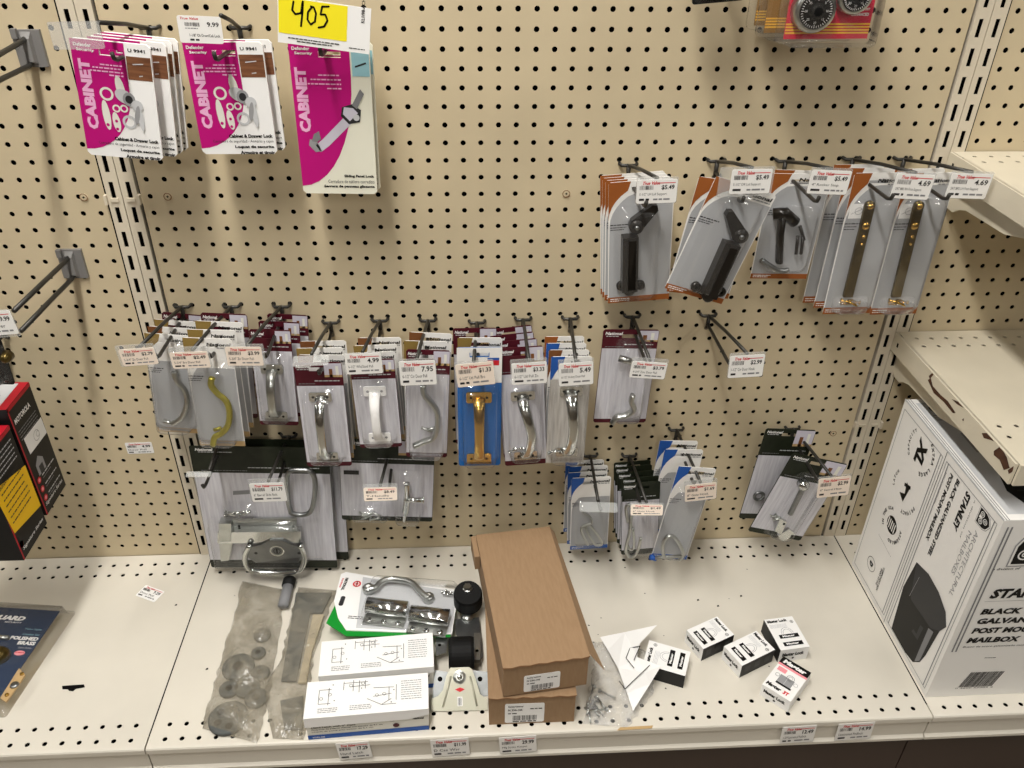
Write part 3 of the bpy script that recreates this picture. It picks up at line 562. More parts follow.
# --- pink cabinet lock cards
def cabinet_card(fr, label, group, sliding=False, detail=True):
    w, h = fr.w, fr.h; root = thing('lock_card', label, 'lock pack', fr.M, group); sl = h - .013
    base = 'cream' if sliding else 'white'
    obj('backing_card', card_base(w, h, base, sl, t=.004, r=.004), root)
    mb = MB(); z = .0003; hw = w / 2; yb = .055 * h
    # magenta field with a curved right edge
    xr, yt = (.17 * w, .60 * h) if not sliding else (.25 * w, .80 * h)
    edge = [(-hw + (xr + hw) * math.sin(t), yt - (yt - yb) * math.cos(t)) for t in [math.radians(k * 9) for k in range(11)]]
    y0, y1 = sl - .0036, sl + .0036; sw = min(.028, w * .5) / 2
    mb.poly([(-hw, yt)] + edge, z, 'magenta')
    mb.rect(-hw, xr, yt, y0, z, 'magenta'); mb.rect(-hw, -sw, y0, y1, z, 'magenta'); mb.rect(sw, xr, y0, y1, z, 'magenta') if xr > sw else None
    mb.rect(-hw, xr, y1, h - .0005, z, 'magenta')
    if sliding:
        mb.rect(xr + .002, hw - .001, .80 * h, .95 * h, z, 'skyblue'); mb.line(xr + .006, .86 * h, hw - .005, .885 * h, .002, .0006, 'dgrey')
    else:
        mb.rect(xr + .001, hw - .001, .70 * h, .895 * h, z, 'brown_print'); mb.line(xr + .008, .83 * h, hw - .01, .84 * h, .0012, .0006, 'lgrey'); mb.line(xr + .014, .735 * h, hw - .012, .74 * h, .0012, .0006, 'lgrey')
        mb.text('U 9941', xr + .004, .93 * h, .02, .004, .0006, 'ink', bold=.03)
    obj('card_print', mb, root)
    mb = MB(); z = .0006
    mb.text('CABINET', -hw + (.19 if sliding else .21) * w, (.43 if sliding else .24) * h, (.42 if sliding else .60) * h, .145 * w, z, 'palepink', rot=math.pi / 2, bold=.055)
    mb.text('Defender', -hw + .04 * w, h - .0085, .22 * w, .0042, z, 'white', bold=.03); mb.text('Security', -hw + .07 * w, h - .0145, .22 * w, .0042, z, 'white', bold=.03)
    for i, (a, b) in enumerate(((.34, .62), (.24, .62), (.2, .62), (.44, .62))): mb.scrib(-hw + a * w, -hw + b * w, (.80 - .028 * i) * h, .0016, z, 'palepink', 30 + i)
    obj('card_lettering', mb, root); mb = MB()
    L3 = (('Sliding Panel Lock', 'Cerradura de tablero corredizo', 'Serrure de panneau glissante') if sliding else ('Cabinet & Drawer Lock', 'Cerradura de seguridad - Armario y cajon', 'Loquet de securite', 'Armoire et tiroir'))
    lh = .0046; 
    for i, t in enumerate(L3):
        y = (.095 if sliding else .155) * h - i * .0072 + (.0 if not sliding else .004); wd = [.58, .80, .52, .46][i] * w if not sliding else [.4, .62, .68][i] * w
        mb.text(t, hw - .03 * w, y, wd, lh, z, 'black' if i != 1 else 'dgrey', bold=.045 if i != 1 else 0, align='R')
    obj('card_lettering', mb, root)
    if not detail: return root
    mb = MB('white'); z = .0006
    if not sliding:
        zz = [.0006]
        def ov(x, y, rx, ry, m, ang=0):
            zz[0] += .00012; z = zz[0]
            mb.poly([(x + rx * math.cos(t) * math.cos(ang) - ry * math.sin(t) * math.sin(ang), y + rx * math.cos(t) * math.sin(ang) + ry * math.sin(t) * math.cos(ang)) for t in [k * math.pi / 8 for k in range(16)]], z, m)
        mb.ring(-.13 * w, .56 * h, .0055, .0082, z, 'offwhite'); mb.ring(-.03 * w, .44 * h, .0028, .0048, z, 'offwhite'); mb.ring(.07 * w, .445 * h, .0028, .0048, z, 'offwhite'); mb.ring(.12 * w, .33 * h, .0055, .0085, z, 'lgrey')
        ov(-.17 * w, .375 * h, .0045, .0185, 'offwhite', .06); ov(-.05 * w, .32 * h, .0045, .0125, 'offwhite', .1); z = .0008; ov(-.17 * w, .29 * h, .002, .002, 'magenta'); ov(-.05 * w, .26 * h, .0018, .0018, 'magenta'); ov(-.05 * w, .33 * h, .0018, .0018, 'magenta')
        ov(.06 * w, .62 * h, .005, .015, 'offwhite', .15); ov(.1 * w, .55 * h, .012, .008, 'lgrey', -.5); ov(.155 * w, .53 * h, .0075, .0085, 'grey'); z = .001; ov(.155 * w, .53 * h, .0045, .005, 'dgrey'); ov(.25 * w, .48 * h, .007, .007, 'lgrey'); ov(.275 * w, .38 * h, .0035, .017, 'lgrey', .1); ov(.24 * w, .40 * h, .003, .012, 'grey', -.2)
    else:
        F_ = lambda pts: [fr.loc(*q)[:2] for q in pts]
        mb.poly(F_([(316, 145), (323, 139), (350, 111), (358, 115), (353, 122), (329, 146), (321, 152)]), z, 'lilac'); mb.poly(F_([(310, 139), (317, 141), (322, 151), (316, 152), (309, 145)]), z, 'grey'); mb.poly(F_([(314, 134), (319, 131), (321, 139), (317, 142), (312, 141)]), z + .0002, 'mgrey')
        mb.poly(F_([(342, 107), (352, 104), (361, 110), (360, 122), (349, 124), (341, 116)]), z + .0002, 'dgrey'); mb.poly(F_([(344, 107), (353, 108), (358, 113), (350, 121), (343, 114)]), z + .0004, 'lilac'); mb.disc(*fr.loc(356.5, 117.5)[:2], .0042, z + .0006, 'lgrey'); mb.poly(F_([(352, 105), (360, 89), (364, 94), (357, 109)]), z + .0003, 'mgrey')
    obj('product_picture', mb, root)
    return root
gc = 'pink cabinet lock cards'
fr = hang(.115, (79, 42), (156, 43), (164, 159.4), (87.5, 156))
cabinet_card(fr, 'front pink and white cabinet lock card under the empty label sleeve', gc)
for i, (dx, dy) in enumerate(((.012, .022), (.015, .036), (.018, .050))): cabinet_card(fr.moved(dy=dy, dx=dx, dz=-.002), f'{ORD[i + 1]} pink lock card from the front, under the empty label sleeve', gc, detail=i < 1)
fr = hang(.095, (187, 44), (266, 40), (277.5, 153), (203, 155))
cabinet_card(fr, 'front pink and white cabinet lock card under the 9.99 label', gc)
cabinet_card(fr.moved(dy=.02, dx=.007, dz=-.001), 'pink lock card directly behind the front one under the 9.99 label', gc, detail=False)
fr = hang(.08, (289, 44), (371, 43), (377, 194.6), (304, 192.7))
cabinet_card(fr, 'tall pink sliding panel lock card under the yellow 405 sign', gc, True)
cabinet_card(fr.moved(dy=.014, dx=.003), 'sliding panel lock card directly behind the tall front one under the yellow sign', gc, True, False)
# --- upper right: lid supports on orange cards
def lid_support(fr, root, B):
    """B: pixel landmarks of bottom foot, bar bottom, bar top, elbow, arm end"""
    bb, bt, el, ae, fl, fr_ = [Vector(fr.loc(*q, .012)) for q in B]
    ax = (bt - bb).normalized(); sd = Vector((ax.y, -ax.x, 0)); hw = .0115
    mb = MB('bronze'); z0, z1 = .002, .02
    q = [bb - sd * hw, bb + sd * hw, bt + sd * hw, bt - sd * hw]; mb.prism([(p.x, p.y) for p in q], z0, z1); q2 = [bb - sd * hw * .3 + ax * .004, bb + sd * hw * .7 + ax * .004, bt + sd * hw * .7 - ax * .004, bt - sd * hw * .3 - ax * .004]; mb.prism([(p.x, p.y) for p in q2], z1, z1 + .002, 'bronze')
    obj('spring_bar', mb, root)
    mb = MB('bronze'); d = (ae - el).normalized(); n = Vector((-d.y, d.x, 0)); q = [el - n * .010, ae - n * .006, ae + d * .004, ae + n * .006, el + n * .012]; mb.prism([(p.x, p.y) for p in q], .004, .016); mb.lathe([(.0105, .004), (.0105, .018), (.009, .020)], 18, 'bronze', (el.x, el.y)); mb.lathe([(.0035, .020), (.0035, .022), (.002, .023)], 10, 'steel', (el.x, el.y)); obj('pivot_arm', mb, root)
    for p in (fl, fr_):
        mb = MB('bronze'); c = (p + bb) / 2; t = (p - bb).normalized(); n = Vector((-t.y, t.x, 0)) * .006; mb.prism([(v.x, v.y) for v in (bb - n, p - n, p + n, bb + n)], .002, .006); mb.lathe([(.0075, .002), (.0075, .007), (.0055, .008)], 14, 'bronze', (p.x, p.y)); mb.disc(p.x, p.y, .0028, .0083, 'void', 10); obj('mounting_foot', mb, root)
    mb = MB('bronze'); mb.lathe([(.0085, .002), (.0085, .016), (.006, .018)], 14, 'bronze', (bb.x, bb.y)); obj('end_cap', mb, root)
go = 'lid support cards on the upper right hooks'
fr = hang(.065, (601.5, 181), (670, 181), (667.5, 299), (609, 303)); w_, h_ = fr.w, fr.h
B1 = (-w_ * .38, w_ * .26, .03 * h_, .80 * h_, .022, .008, .012)
r = pack('lid_support_pack', 'front dark bronze lid support card hanging upright below the leftmost 5.49 label', fr, 'orange', go, blis=B1)
lid_support(fr, r, ((629, 290), (630, 236), (636, 226), (655, 207), (622, 288), (641, 287)))
behind(fr, ['orange'] * 3, .011, 'lid_support_pack', 'the upright dark lid support', go, x=-.002)
fr = hang(.125, (717, 177), (776, 194), (722, 305), (664, 287)); w_, h_ = fr.w, fr.h
fr = Frame(fr.o, fr.X, fr.Y, fr.w * 1.0, fr.h)
B1 = (-w_ * .34, w_ * .36, .05 * h_, .93 * h_, .022, .008, .012)
r = pack('lid_support_pack', 'front lid support card hanging tilted on its hook', fr, 'orange', go, blis=B1)
lid_support(fr, r, ((708, 296), (732, 243), (740, 235), (729, 213), (697, 289), (722, 294)))
f2 = hang(.10, (702, 181), (768, 182), (728, 301), (666, 289)); pack('lid_support_pack', 'second lid support card, behind the tilted one, its orange corner showing', f2, 'orange', go)
fr = hang(.06, (777, 174), (836, 174), (808, 277), (748, 280)); fr = Frame(fr.o, fr.X, fr.Y, .088, fr.h); w_, h_ = fr.w, fr.h
r = pack('lid_stop_pack', 'short grey card with dark lid stop and loose clips', fr, 'orange', go, blis=(-w_ * .40, w_ * .42, .08 * h_, .70 * h_, .02, .008, .012))
mb = MB('bronze'); mb.tube([fr.loc(783, 211, .014), fr.loc(780, 235, .014), fr.loc(779, 262, .012)], .008, 10, flat=(1, .7)); obj('stop_body', mb, r)
mb = MB('bronze'); mb.tube([fr.loc(773, 214, .012), fr.loc(785, 213, .016), fr.loc(795, 222, .012)], .0085, 10); obj('stop_head', mb, r)
mb = MB('steel'); mb.tube(spline([fr.loc(761, 260, .01), fr.loc(770, 266, .012), fr.loc(780, 271, .012), fr.loc(788, 270, .01)], 4), .0042, 8); obj('curved_foot', mb, r)
for a, b in (((798, 236), (796, 254)), ((803, 236), (801, 254)), ((800, 226), (804, 240))):
    mb = MB('bronze'); mb.tube([fr.loc(*a, .009), fr.loc(*b, .009)], .0026, 8); obj('clip', mb, r)
behind(fr, ['orange'], .012, 'lid_stop_pack', 'the short lid stop card', go, x=.004)
def brass_support(fr, lbl, top, bot):
    w, h = fr.w, fr.h; t = Vector(fr.loc(*top, .008)); b = Vector(fr.loc(*bot, .008)); ax = (t - b).normalized(); sd = Vector((ax.y, -ax.x, 0)); 
    r = pack('friction_support_pack', lbl, fr, 'orange', 'brass friction support cards', blis=(-w * .42, w * .44, .03 * h, .84 * h, .016, .006, .012))
    mb = MB('brass_dark'); q = [b - sd * .0072, b + sd * .0072, t + sd * .0072, t - sd * .0072]; mb.prism([(p.x, p.y) for p in q], .004, .009); mb.lathe([(.0074, .004), (.0074, .0092)], 16, 'brass_dark', (t.x, t.y)); obj('support_bar', mb, r)
    for k, rad in ((0, .005), (.030, .0062), (.046, .0032), (.058, .0026)):
        mb = MB('brass'); p = t - ax * k; mb.lathe([(rad, .009), (rad * .9, .0115), (rad * .5, .0128), (.0006, .0132)], 14, 'brass', (p.x, p.y)); obj('rivet', mb, r)
    mb = MB('white'); p = fr.loc(0, 0); mb.rect(-w * .44, -w * .12, .70 * h, .80 * h, .0008, 'white'); mb.ring(-w * .26, .75 * h, .005, .0056, .001, 'grey', 14); mb.line(-w * .4, .73 * h, -w * .16, .77 * h, .0006, .001, 'grey'); obj('diagram', mb, r)
    add_screws(r, b.x - .002, b.y - .006, 5, 'brass', seed=3, spread=.012, L=.02, z=.01)
    mb = MB('plastic'); mb.loft([[(q[0], q[1], .002) for q in rr(-w * .36, w * .38, .02 * h, .14 * h, .006)], [(q[0], q[1], .016) for q in rr(-w * .3, w * .3, .03 * h, .12 * h, .006)]], 'bag_clear', cap=(0, 1)); obj('screw_pouch', mb, r)
    return fr
fA = hang(.075, (851, 172), (902, 174), (870, 313), (822, 314)); brass_support(fA, 'front brass friction support card under the left 4.69 label', (870, 206), (848, 297))
behind(fA, ['orange'] * 2, .02, 'friction_support_pack', 'the left brass support card', 'brass friction support cards', x=-.008)
fB = hang(.075, (901, 172), (950, 174), (916, 314), (869, 314)); brass_support(fB, 'front brass friction support card under the rightmost 4.69 label', (919, 206), (896, 297))
behind(fB, ['orange'] * 1, .02, 'friction_support_pack', 'the rightmost brass support card', 'brass friction support cards', x=-.004)
# --- middle row of pulls
gm = 'door pull cards in the middle row'
def bl(fr, a=.10, b=.90, y0=.09, y1=.76, d=.03): return (-fr.w / 2 + a * fr.w, -fr.w / 2 + b * fr.w, y0 * fr.h, y1 * fr.h, d, .006, .01)
fr = hang(.075, (151, 336), (196, 334), (200, 434), (158, 430.5)); r = pack('door_pull_pack', 'front card with a long grey hook-shaped pull, far left of the middle row', fr, 'olive', gm, blis=bl(fr, .06, .94, .06, .95))
obj('hook_pull', sidehook(fr, [(174, 372), (177, 381), (184, 389), (187, 399), (185, 411), (180, 419), (172, 424)], .0042, 'zinc'), r); mb = MB('zinc'); mb.tube([fr.loc(163, 421, .008), fr.loc(174, 424, .008)], .003, 8); obj('foot_plate', mb, r)
behind(fr, ['brown', 'olive', 'burgundy'], .022, 'door_pull_pack', 'the grey hook pull at far left', gm, x=.001)
fr = hang(.125, (186, 339), (235.5, 338), (245, 446), (200.5, 445)); r = pack('door_pull_pack', 'front card with a yellow brass hook-shaped pull', fr, 'olive', gm, blis=bl(fr, .06, .94, .06, .8))
obj('hook_pull', sidehook(fr, [(212, 378), (211, 385), (217, 393), (226, 401), (229.5, 412), (228, 425), (222, 433), (215, 437), (213, 445)], .0048, 'brass_dull'), r)
mb = MB('brass_dull'); mb.tube([fr.loc(214, 430, .008), fr.loc(221, 428, .008)], .003, 8); obj('foot_plate', mb, r)
behind(fr, ['olive', 'olive', 'burgundy'], .026, 'door_pull_pack', 'the yellow brass hook pull', gm, x=.001)
fr = hang(.075, (252.6, 330), (294, 330), (299, 425), (260, 425)); r = pack('door_pull_pack', 'front burgundy card with chrome pull, under the 3.99 label', fr, 'burgundy', gm, blis=bl(fr))
obj('pull_handle', pull('zinc', -.002, .012, .118), r)
behind(fr, ['burgundy', 'burgundy'], .024, 'door_pull_pack', 'the chrome pull below the 3.99 label', gm, x=.007)
fr = hang(.125, (293.4, 362), (342, 363), (352, 465), (307.5, 467)); r = pack('door_pull_pack', 'front burgundy card with chrome pull, under the see-through sleeve', fr, 'burgundy', gm, blis=bl(fr))
obj('pull_handle', pull('chrome', -.001, .014, .145, .03, .0072), r)
behind(fr, ['brown', 'olive', 'brown'], .022, 'door_pull_pack', 'the chrome pull below the see-through sleeve', gm, x=.001)
fr = hang(.125, (348, 360), (393, 359), (402.4, 446.5), (360, 447.7)); r = pack('door_pull_pack', 'front burgundy card with white painted pull', fr, 'burgundy', gm, blis=bl(fr))
obj('pull_handle', pull('white', 0, .014, .118, .026, .0075, hole='grey'), r)
behind(fr, ['olive', 'olive', 'brown'], .022, 'door_pull_pack', 'the white painted pull', gm, x=.001)
fr = hang(.115, (402, 350), (446.5, 350), (447, 459), (406, 455)); r = pack('door_pull_pack', 'front burgundy card with a side-on grey pull, left of the blue card', fr, 'burgundy', gm, blis=bl(fr, .06, .94, .05, .8))
obj('hook_pull', sidehook(fr, [(423, 385), (424, 394), (431, 402), (437, 412), (437, 428), (433, 438), (423, 442), (414, 446)], .0055, 'zinc', flat=(1.3, .8)), r); add_screws(r, 0, .06, 4, 'zinc', seed=5)
behind(fr, ['olive', 'brown'], .026, 'door_pull_pack', 'the side-on grey pull left of the blue card', gm)
# blue card with brass pull
fr = hang(.11, (453, 350), (497, 345), (501, 468), (458, 463)); w_, h_ = fr.w, fr.h
r = thing('door_pull_pack', 'blue and white card with a polished brass pull', 'hardware pack', fr.M, gm); obj('backing_card', card_base(w_, h_, 'blue7', h_ - .012), r)
mb = MB(); mb.poly([(-w_ / 2, .72 * h_), (w_ / 2, .72 * h_), (w_ / 2, .925 * h_), (-w_ / 2, .925 * h_)], .0003, 'paper'); mb.rect(-w_ / 2, -.015, .925 * h_, .96 * h_, .0003, 'paper'); mb.rect(.015, w_ / 2, .925 * h_, .96 * h_, .0003, 'paper'); mb.rect(-w_ / 2, w_ / 2, .96 * h_, h_, .0003, 'paper'); mb.rect(.012, .03, .86 * h_, .9 * h_, .0006, 'red'); mb.rect(.012, .03, .90 * h_, .92 * h_, .0006, 'blue'); mb.scrib(-.03, -.018, .83 * h_, .004, .0006, 'black', 2)
obj('card_print', mb, r); obj('clear_blister', blister(*bl(fr, .08, .92, .05, .73)), r); obj('pull_handle', pull('brass', -.001, .008, .148, .024, .0085, .02, .02), r)
behind(fr, ['olive', 'burgundy'], .03, 'door_pull_pack', 'the blue card with brass pull', gm, x=-.002)
fr = hang(.10, (498, 349), (546, 345), (546, 463), (506, 466)); r = pack('door_pull_pack', 'front burgundy card with bright chrome pull, right of the blue card', fr, 'burgundy', gm, blis=bl(fr))
mb = pull('chrome', 0, .014, .15, .03, .008, .019, bend=.010); obj('pull_handle', mb, r); add_screws(r, -.012, .04, 4, 'chrome', seed=8)
behind(fr, ['burgundy', 'burgundy', 'burgundy'], .022, 'door_pull_pack', 'the bright chrome pull right of the blue card', gm, x=.0, roll=-.015)
fr = hang(.115, (557, 357), (597, 356), (584, 461), (545, 463.5)); r = pack('door_pull_pack', 'front bagged heavy chrome pull on grey card, tilted left', fr, 'blue', gm, blis=bl(fr, .06, .94, .05, .8))
mb = MB(); mb.rect(-fr.w / 2, fr.w / 2, .0, .8 * fr.h, .0007, 'wood_warm'); obj('grey_sleeve', mb, r)
obj('pull_handle', pull('chrome', .002, .016, .152, .03, .009, .018, bend=.004), r); add_screws(r, -.012, .03, 3, 'chrome', seed=9)
behind(fr, ['brown', 'blue', 'orange'], .021, 'door_pull_pack', 'the bagged heavy chrome pull', gm, x=-.001)
fr = hang(.045, (604, 330.5), (661, 329), (645, 423), (593.5, 422)); r = pack('door_pull_pack', 'single burgundy card with a small side-on pull under the 3.79 label', fr, 'burgundy_low', gm, blis=bl(fr, .3, .86, .06, .9, .028))
obj('hook_pull', sidehook(fr, [(633, 395), (631, 402), (634, 409), (626, 415), (617, 417), (612, 423)], .0055, 'zinc', z=.014, flat=(1.3, .8)), r); mb = MB('zinc'); mb.tube([fr.loc(619, 358, .012), fr.loc(632, 362, .016)], .006, 8); obj('top_knob', mb, r)
# --- lower cards on the pegboard
gl = 'cards on the lower hooks'
fr = hang(.06, (193, 448), (333, 446), (337, 567), (212, 568)); w_, h_ = fr.w, fr.h
r = pack('barrel_bolt_pack', 'large dark green card with a zinc slide bolt, ring handle and keyed shackle', fr, 'greenw', gl, slot=False)
T = lambda pts, z: [fr.loc(p[0], p[1], z) for p in pts]
mb = MB('zinc'); 
q = T([(231, 521), (296, 520), (296, 531), (231, 532)], .010); mb.prism([(p[0], p[1]) for p in reversed(q)], .002, .006); [mb.disc(*fr.loc(x, 526, .0065)[:2], .0025, .0066, 'void', 10) for x in (226, 239, 293)]
obj('back_plate', mb, r)
mb = MB('chrome'); q = T([(218, 531), (301, 530), (301, 541), (218, 542)], .016); mb.prism([(p[0], p[1]) for p in reversed(q)], .006, .02); obj('bolt_barrel', mb, r)
mb = MB('zinc'); q = T([(219, 523), (231, 523), (231, 541), (219, 541)], .02); mb.prism([(p[0], p[1]) for p in reversed(q)], .004, .022); q = T([(219, 541), (233, 541), (229, 560), (221, 561)], .015); mb.prism([(p[0], p[1]) for p in reversed(q)], .003, .016); obj('bolt_knob', mb, r)
mb = MB('steel'); q = T([(249, 547), (262, 544), (270, 540), (283, 540), (291, 544), (302, 547), (304, 556), (298, 562), (256, 562), (247, 556)], .022); mb.prism([(p[0], p[1]) for p in reversed(q)], .010, .024, 'steel'); c = fr.loc(277, 551, .024); mb.ring(c[0], c[1], .010, .013, .0243, 'chrome'); mb.ring(c[0], c[1], .005, .0065, .0244, 'dgrey'); mb.rect(c[0] - .0012, c[0] + .0012, c[1] - .005, c[1] + .005, .0246, 'void'); [mb.disc(*fr.loc(x, 553, .024)[:2], .003, .0245, 'dgrey', 10) for x in (256, 299)]; obj('lock_body', mb, r)
mb = MB('chrome'); P = spline(T([(250, 545), (245, 556), (247, 566), (254, 571), (275, 573), (297, 571), (303, 565), (304, 555), (300, 545)], .026), 4); mb.tube(P, .005, 10, flat=(1, 1)); obj('lower_bail', mb, r)
mb = MB('steel'); P = spline(T([(291, 513), (288, 500), (287, 480), (290, 471), (302, 470), (311, 472), (315, 482), (314, 500), (310, 512), (300, 515), (291, 513)], .016), 4); mb.tube(P, .0045, 10); obj('ring_handle', mb, r)
mb = MB('plastic'); mb.loft([[fr.loc(x, y, .001) for x, y in ((290, 520), (322, 518), (324, 560), (292, 562))], [fr.loc(x, y, .018) for x, y in ((294, 524), (318, 522), (320, 556), (296, 558))]], 'plastic', cap=(0, 1), smooth=False); obj('side_pouch', mb, r)
c = fr.loc(240, 510); add_screws(r, c[0], c[1], 9, 'chrome', seed=4, spread=.018, L=.02, z=.006)
mb = blister(c[0] - .026, c[0] + .026, c[1] - .014, c[1] + .016, .018, .004, .006); obj('screw_pouch', mb, r)
mb = MB('skyblue'); q = T([(233, 491), (250, 490), (250, 494), (233, 495)], .001); mb.poly([(p[0], p[1]) for p in reversed(q)], .0009, 'mgrey'); obj('sticker', mb, r)
mb = MB(); mb.text('DESBLOQUEAR', -w_ * .4, h_ * .80, .1, .008, .0008, 'lgrey', bold=.02); obj('header_lettering', mb, r) if False else None
obj('clear_blister', blister(*[min(fr.loc(218, 560)[0], fr.loc(218, 520)[0]) - .004, fr.loc(303, 540)[0] + .004, fr.loc(250, 562)[1], fr.loc(250, 518)[1], .024, .005, .008]), r)
pack('barrel_bolt_pack', 'dark card behind the large slide bolt card, its lower right corner showing', fr.moved(dy=.025, dx=.018, dz=-.004), 'greenw', gl, slot=False)
fr = hang(.075, (341, 440), (437, 440), (432.5, 521.6), (341.7, 519.7)); w_, h_ = fr.w, fr.h
r = pack('t_handle_pack', 'dark green card with a chrome T handle and screw pouch', fr, 'greenp', gl)
mb = MB('dgrey'); mb.rect(-.46 * w_, -.3 * w_, .58 * h_, .63 * h_, .0008, 'ink'); obj('code_strip', mb, r)
mb = MB('chrome'); mb.tube([fr.loc(404, 500, .02), fr.loc(423, 500, .02)], .0045, 10); mb.tube([fr.loc(422, 500, .02), fr.loc(424, 500, .02)], .006, 10); obj('cross_bar', mb, r)
mb = MB('chrome'); mb.tube(spline([fr.loc(407, 483, .016), fr.loc(407, 495, .018), fr.loc(406, 508, .012), fr.loc(404, 521, .008)], 4), [.005] * 5 + [.006] * 5 + [.003] * 3, 10); obj('shaft', mb, r)
c = fr.loc(372, 513); add_screws(r, c[0], c[1], 6, 'zinc', seed=14, spread=.022, L=.02, z=.006); obj('screw_pouch', blister(c[0] - .035, c[0] + .03, c[1] - .012, c[1] + .016, .016, .004, .006), r)
c = fr.loc(407, 498); obj('clear_blister', blister(c[0] - .022, c[0] + .026, max(c[1] - .045, .004), c[1] + .06, .03, .006, .01), r)
# gate hooks, bottom right
def wireform(fr, root, name, pts, r, m='zinc', z=.01): 
    mb = MB(m); mb.tube(spline([fr.loc(p[0], p[1], z) for p in pts], 4), r, 8); return obj(name, mb, root)
fr = hang(.07, (571.5, 478), (612, 476.6), (607, 547), (570.5, 550)); r = pack('gate_hook_pack', 'front blue cornered card with a wire hook and eye, leftmost of the lower right trio', fr, 'blue', gl, blis=bl(fr, .08, .92, .08, .72, .018))
wireform(fr, r, 'hook_wire', [(581, 509), (584, 513), (590, 517), (592, 523), (586, 525), (581, 530), (588, 545)], .0022); wireform(fr, r, 'eye_wire', [(586, 529), (588, 524), (594, 530), (602, 543), (596, 545), (592, 540), (584, 526)], .0022)
behind(fr, ['blue', 'blue', 'blue'], .016, 'gate_hook_pack', 'the leftmost blue gate hook card', gl, x=-.002)
fr = hang(.085, (616, 484), (656, 482), (656, 553), (622, 554)); r = pack('gate_hook_pack', 'front dark green headed card with a long silver gate hook', fr, 'green', gl, blis=bl(fr, .1, .9, .02, .74, .018))
wireform(fr, r, 'hook_wire', [(628, 522), (626, 508), (630, 505), (631, 515), (630, 530), (627, 543), (626, 552), (631, 557), (637, 552), (641, 538)], .003); wireform(fr, r, 'eye_wire', [(633, 528), (634, 545), (631, 550), (627, 545)], .0024)
behind(fr, ['green'] * 4, .015, 'gate_hook_pack', 'the dark green gate hook card', gl, x=-.001)
fr = hang(.125, (680, 468), (716, 467), (687, 561), (650, 556)); r = pack('gate_hook_pack', 'front tilted blue cornered card with a large wire gate hook', fr, 'blue', gl, blis=bl(fr, .08, .92, .04, .8, .018))
wireform(fr, r, 'hook_wire', [(671, 559), (664, 556), (663, 545), (667, 537), (674, 537), (680, 545), (683, 555), (679, 560)], .0032); mb = MB('zinc'); mb.tube([fr.loc(655, 558, .01), fr.loc(682, 556, .01)], .0032, 8); obj('hook_shank', mb, r); mb = MB('blue'); mb.tube([fr.loc(650, 557, .008), fr.loc(656, 558.5, .008)], .005, 8); obj('blue_cap', mb, r)
f2 = hang(.08, (664, 450), (703, 449), (684, 534), (648, 532)); 
pack('gate_hook_pack', 'blue cornered card hanging straight behind the tilted gate hook card', f2, 'blue', gl); pack('gate_hook_pack', 'rearmost blue card, two behind the tilted gate hook card', f2.moved(dy=.025, dx=-.003), 'blue', gl)
fr = hang(.085, (785, 450.5), (838, 464), (798.4, 543.6), (749.4, 528)); w_, h_ = fr.w, fr.h; r = pack('latch_pack', 'front dark green card with a folded hasp latch, steeply tilted', fr, 'greenp', gl, blis=(-.2 * w_, .25 * w_, .02 * h_, .8 * h_, .022, .006, .01))
wireform(fr, r, 'swivel_bar', [(805, 484), (798, 498), (790, 514)], .005, 'steel', .012)
mb = MB('chrome'); c = fr.loc(804, 486, .014); mb.lathe([(.010, .004), (.010, .016), (.006, .02)], 16, 'chrome', c[:2]); obj('swivel_boss', mb, r)
for a in ([(775, 531), (780, 519), (787, 522), (781, 535)], [(778, 536), (789, 529), (795, 534), (783, 542)]):
    mb = MB('chrome'); mb.prism([fr.loc(*q, .012)[:2] for q in reversed(a)], .006, .012); c = fr.loc(a[2][0] - 3, a[2][1] + 2, .012); mb.disc(c[0], c[1], .0025, .0124, 'void', 10); obj('latch_leaf', mb, r)
c = fr.loc(776, 515); add_screws(r, c[0], c[1], 4, 'zinc', seed=21, spread=.008, z=.005)
fr = hang(.05, (763, 428.6), (811, 430), (786, 521), (738, 516.5)); r = pack('latch_pack', 'rear dark green latch card beside the tilted front one', fr, 'greenp', gl)
c = fr.loc(758, 494); mb = MB('steel'); mb.ring(c[0], c[1], .005, .009, .006, 'steel'); mb.tube([(c[0] + .009 * math.cos(t), c[1] + .009 * math.sin(t), .006) for t in [k * math.pi / 8 for k in range(17)]], .0025, 8); obj('ring_eye', mb, r)
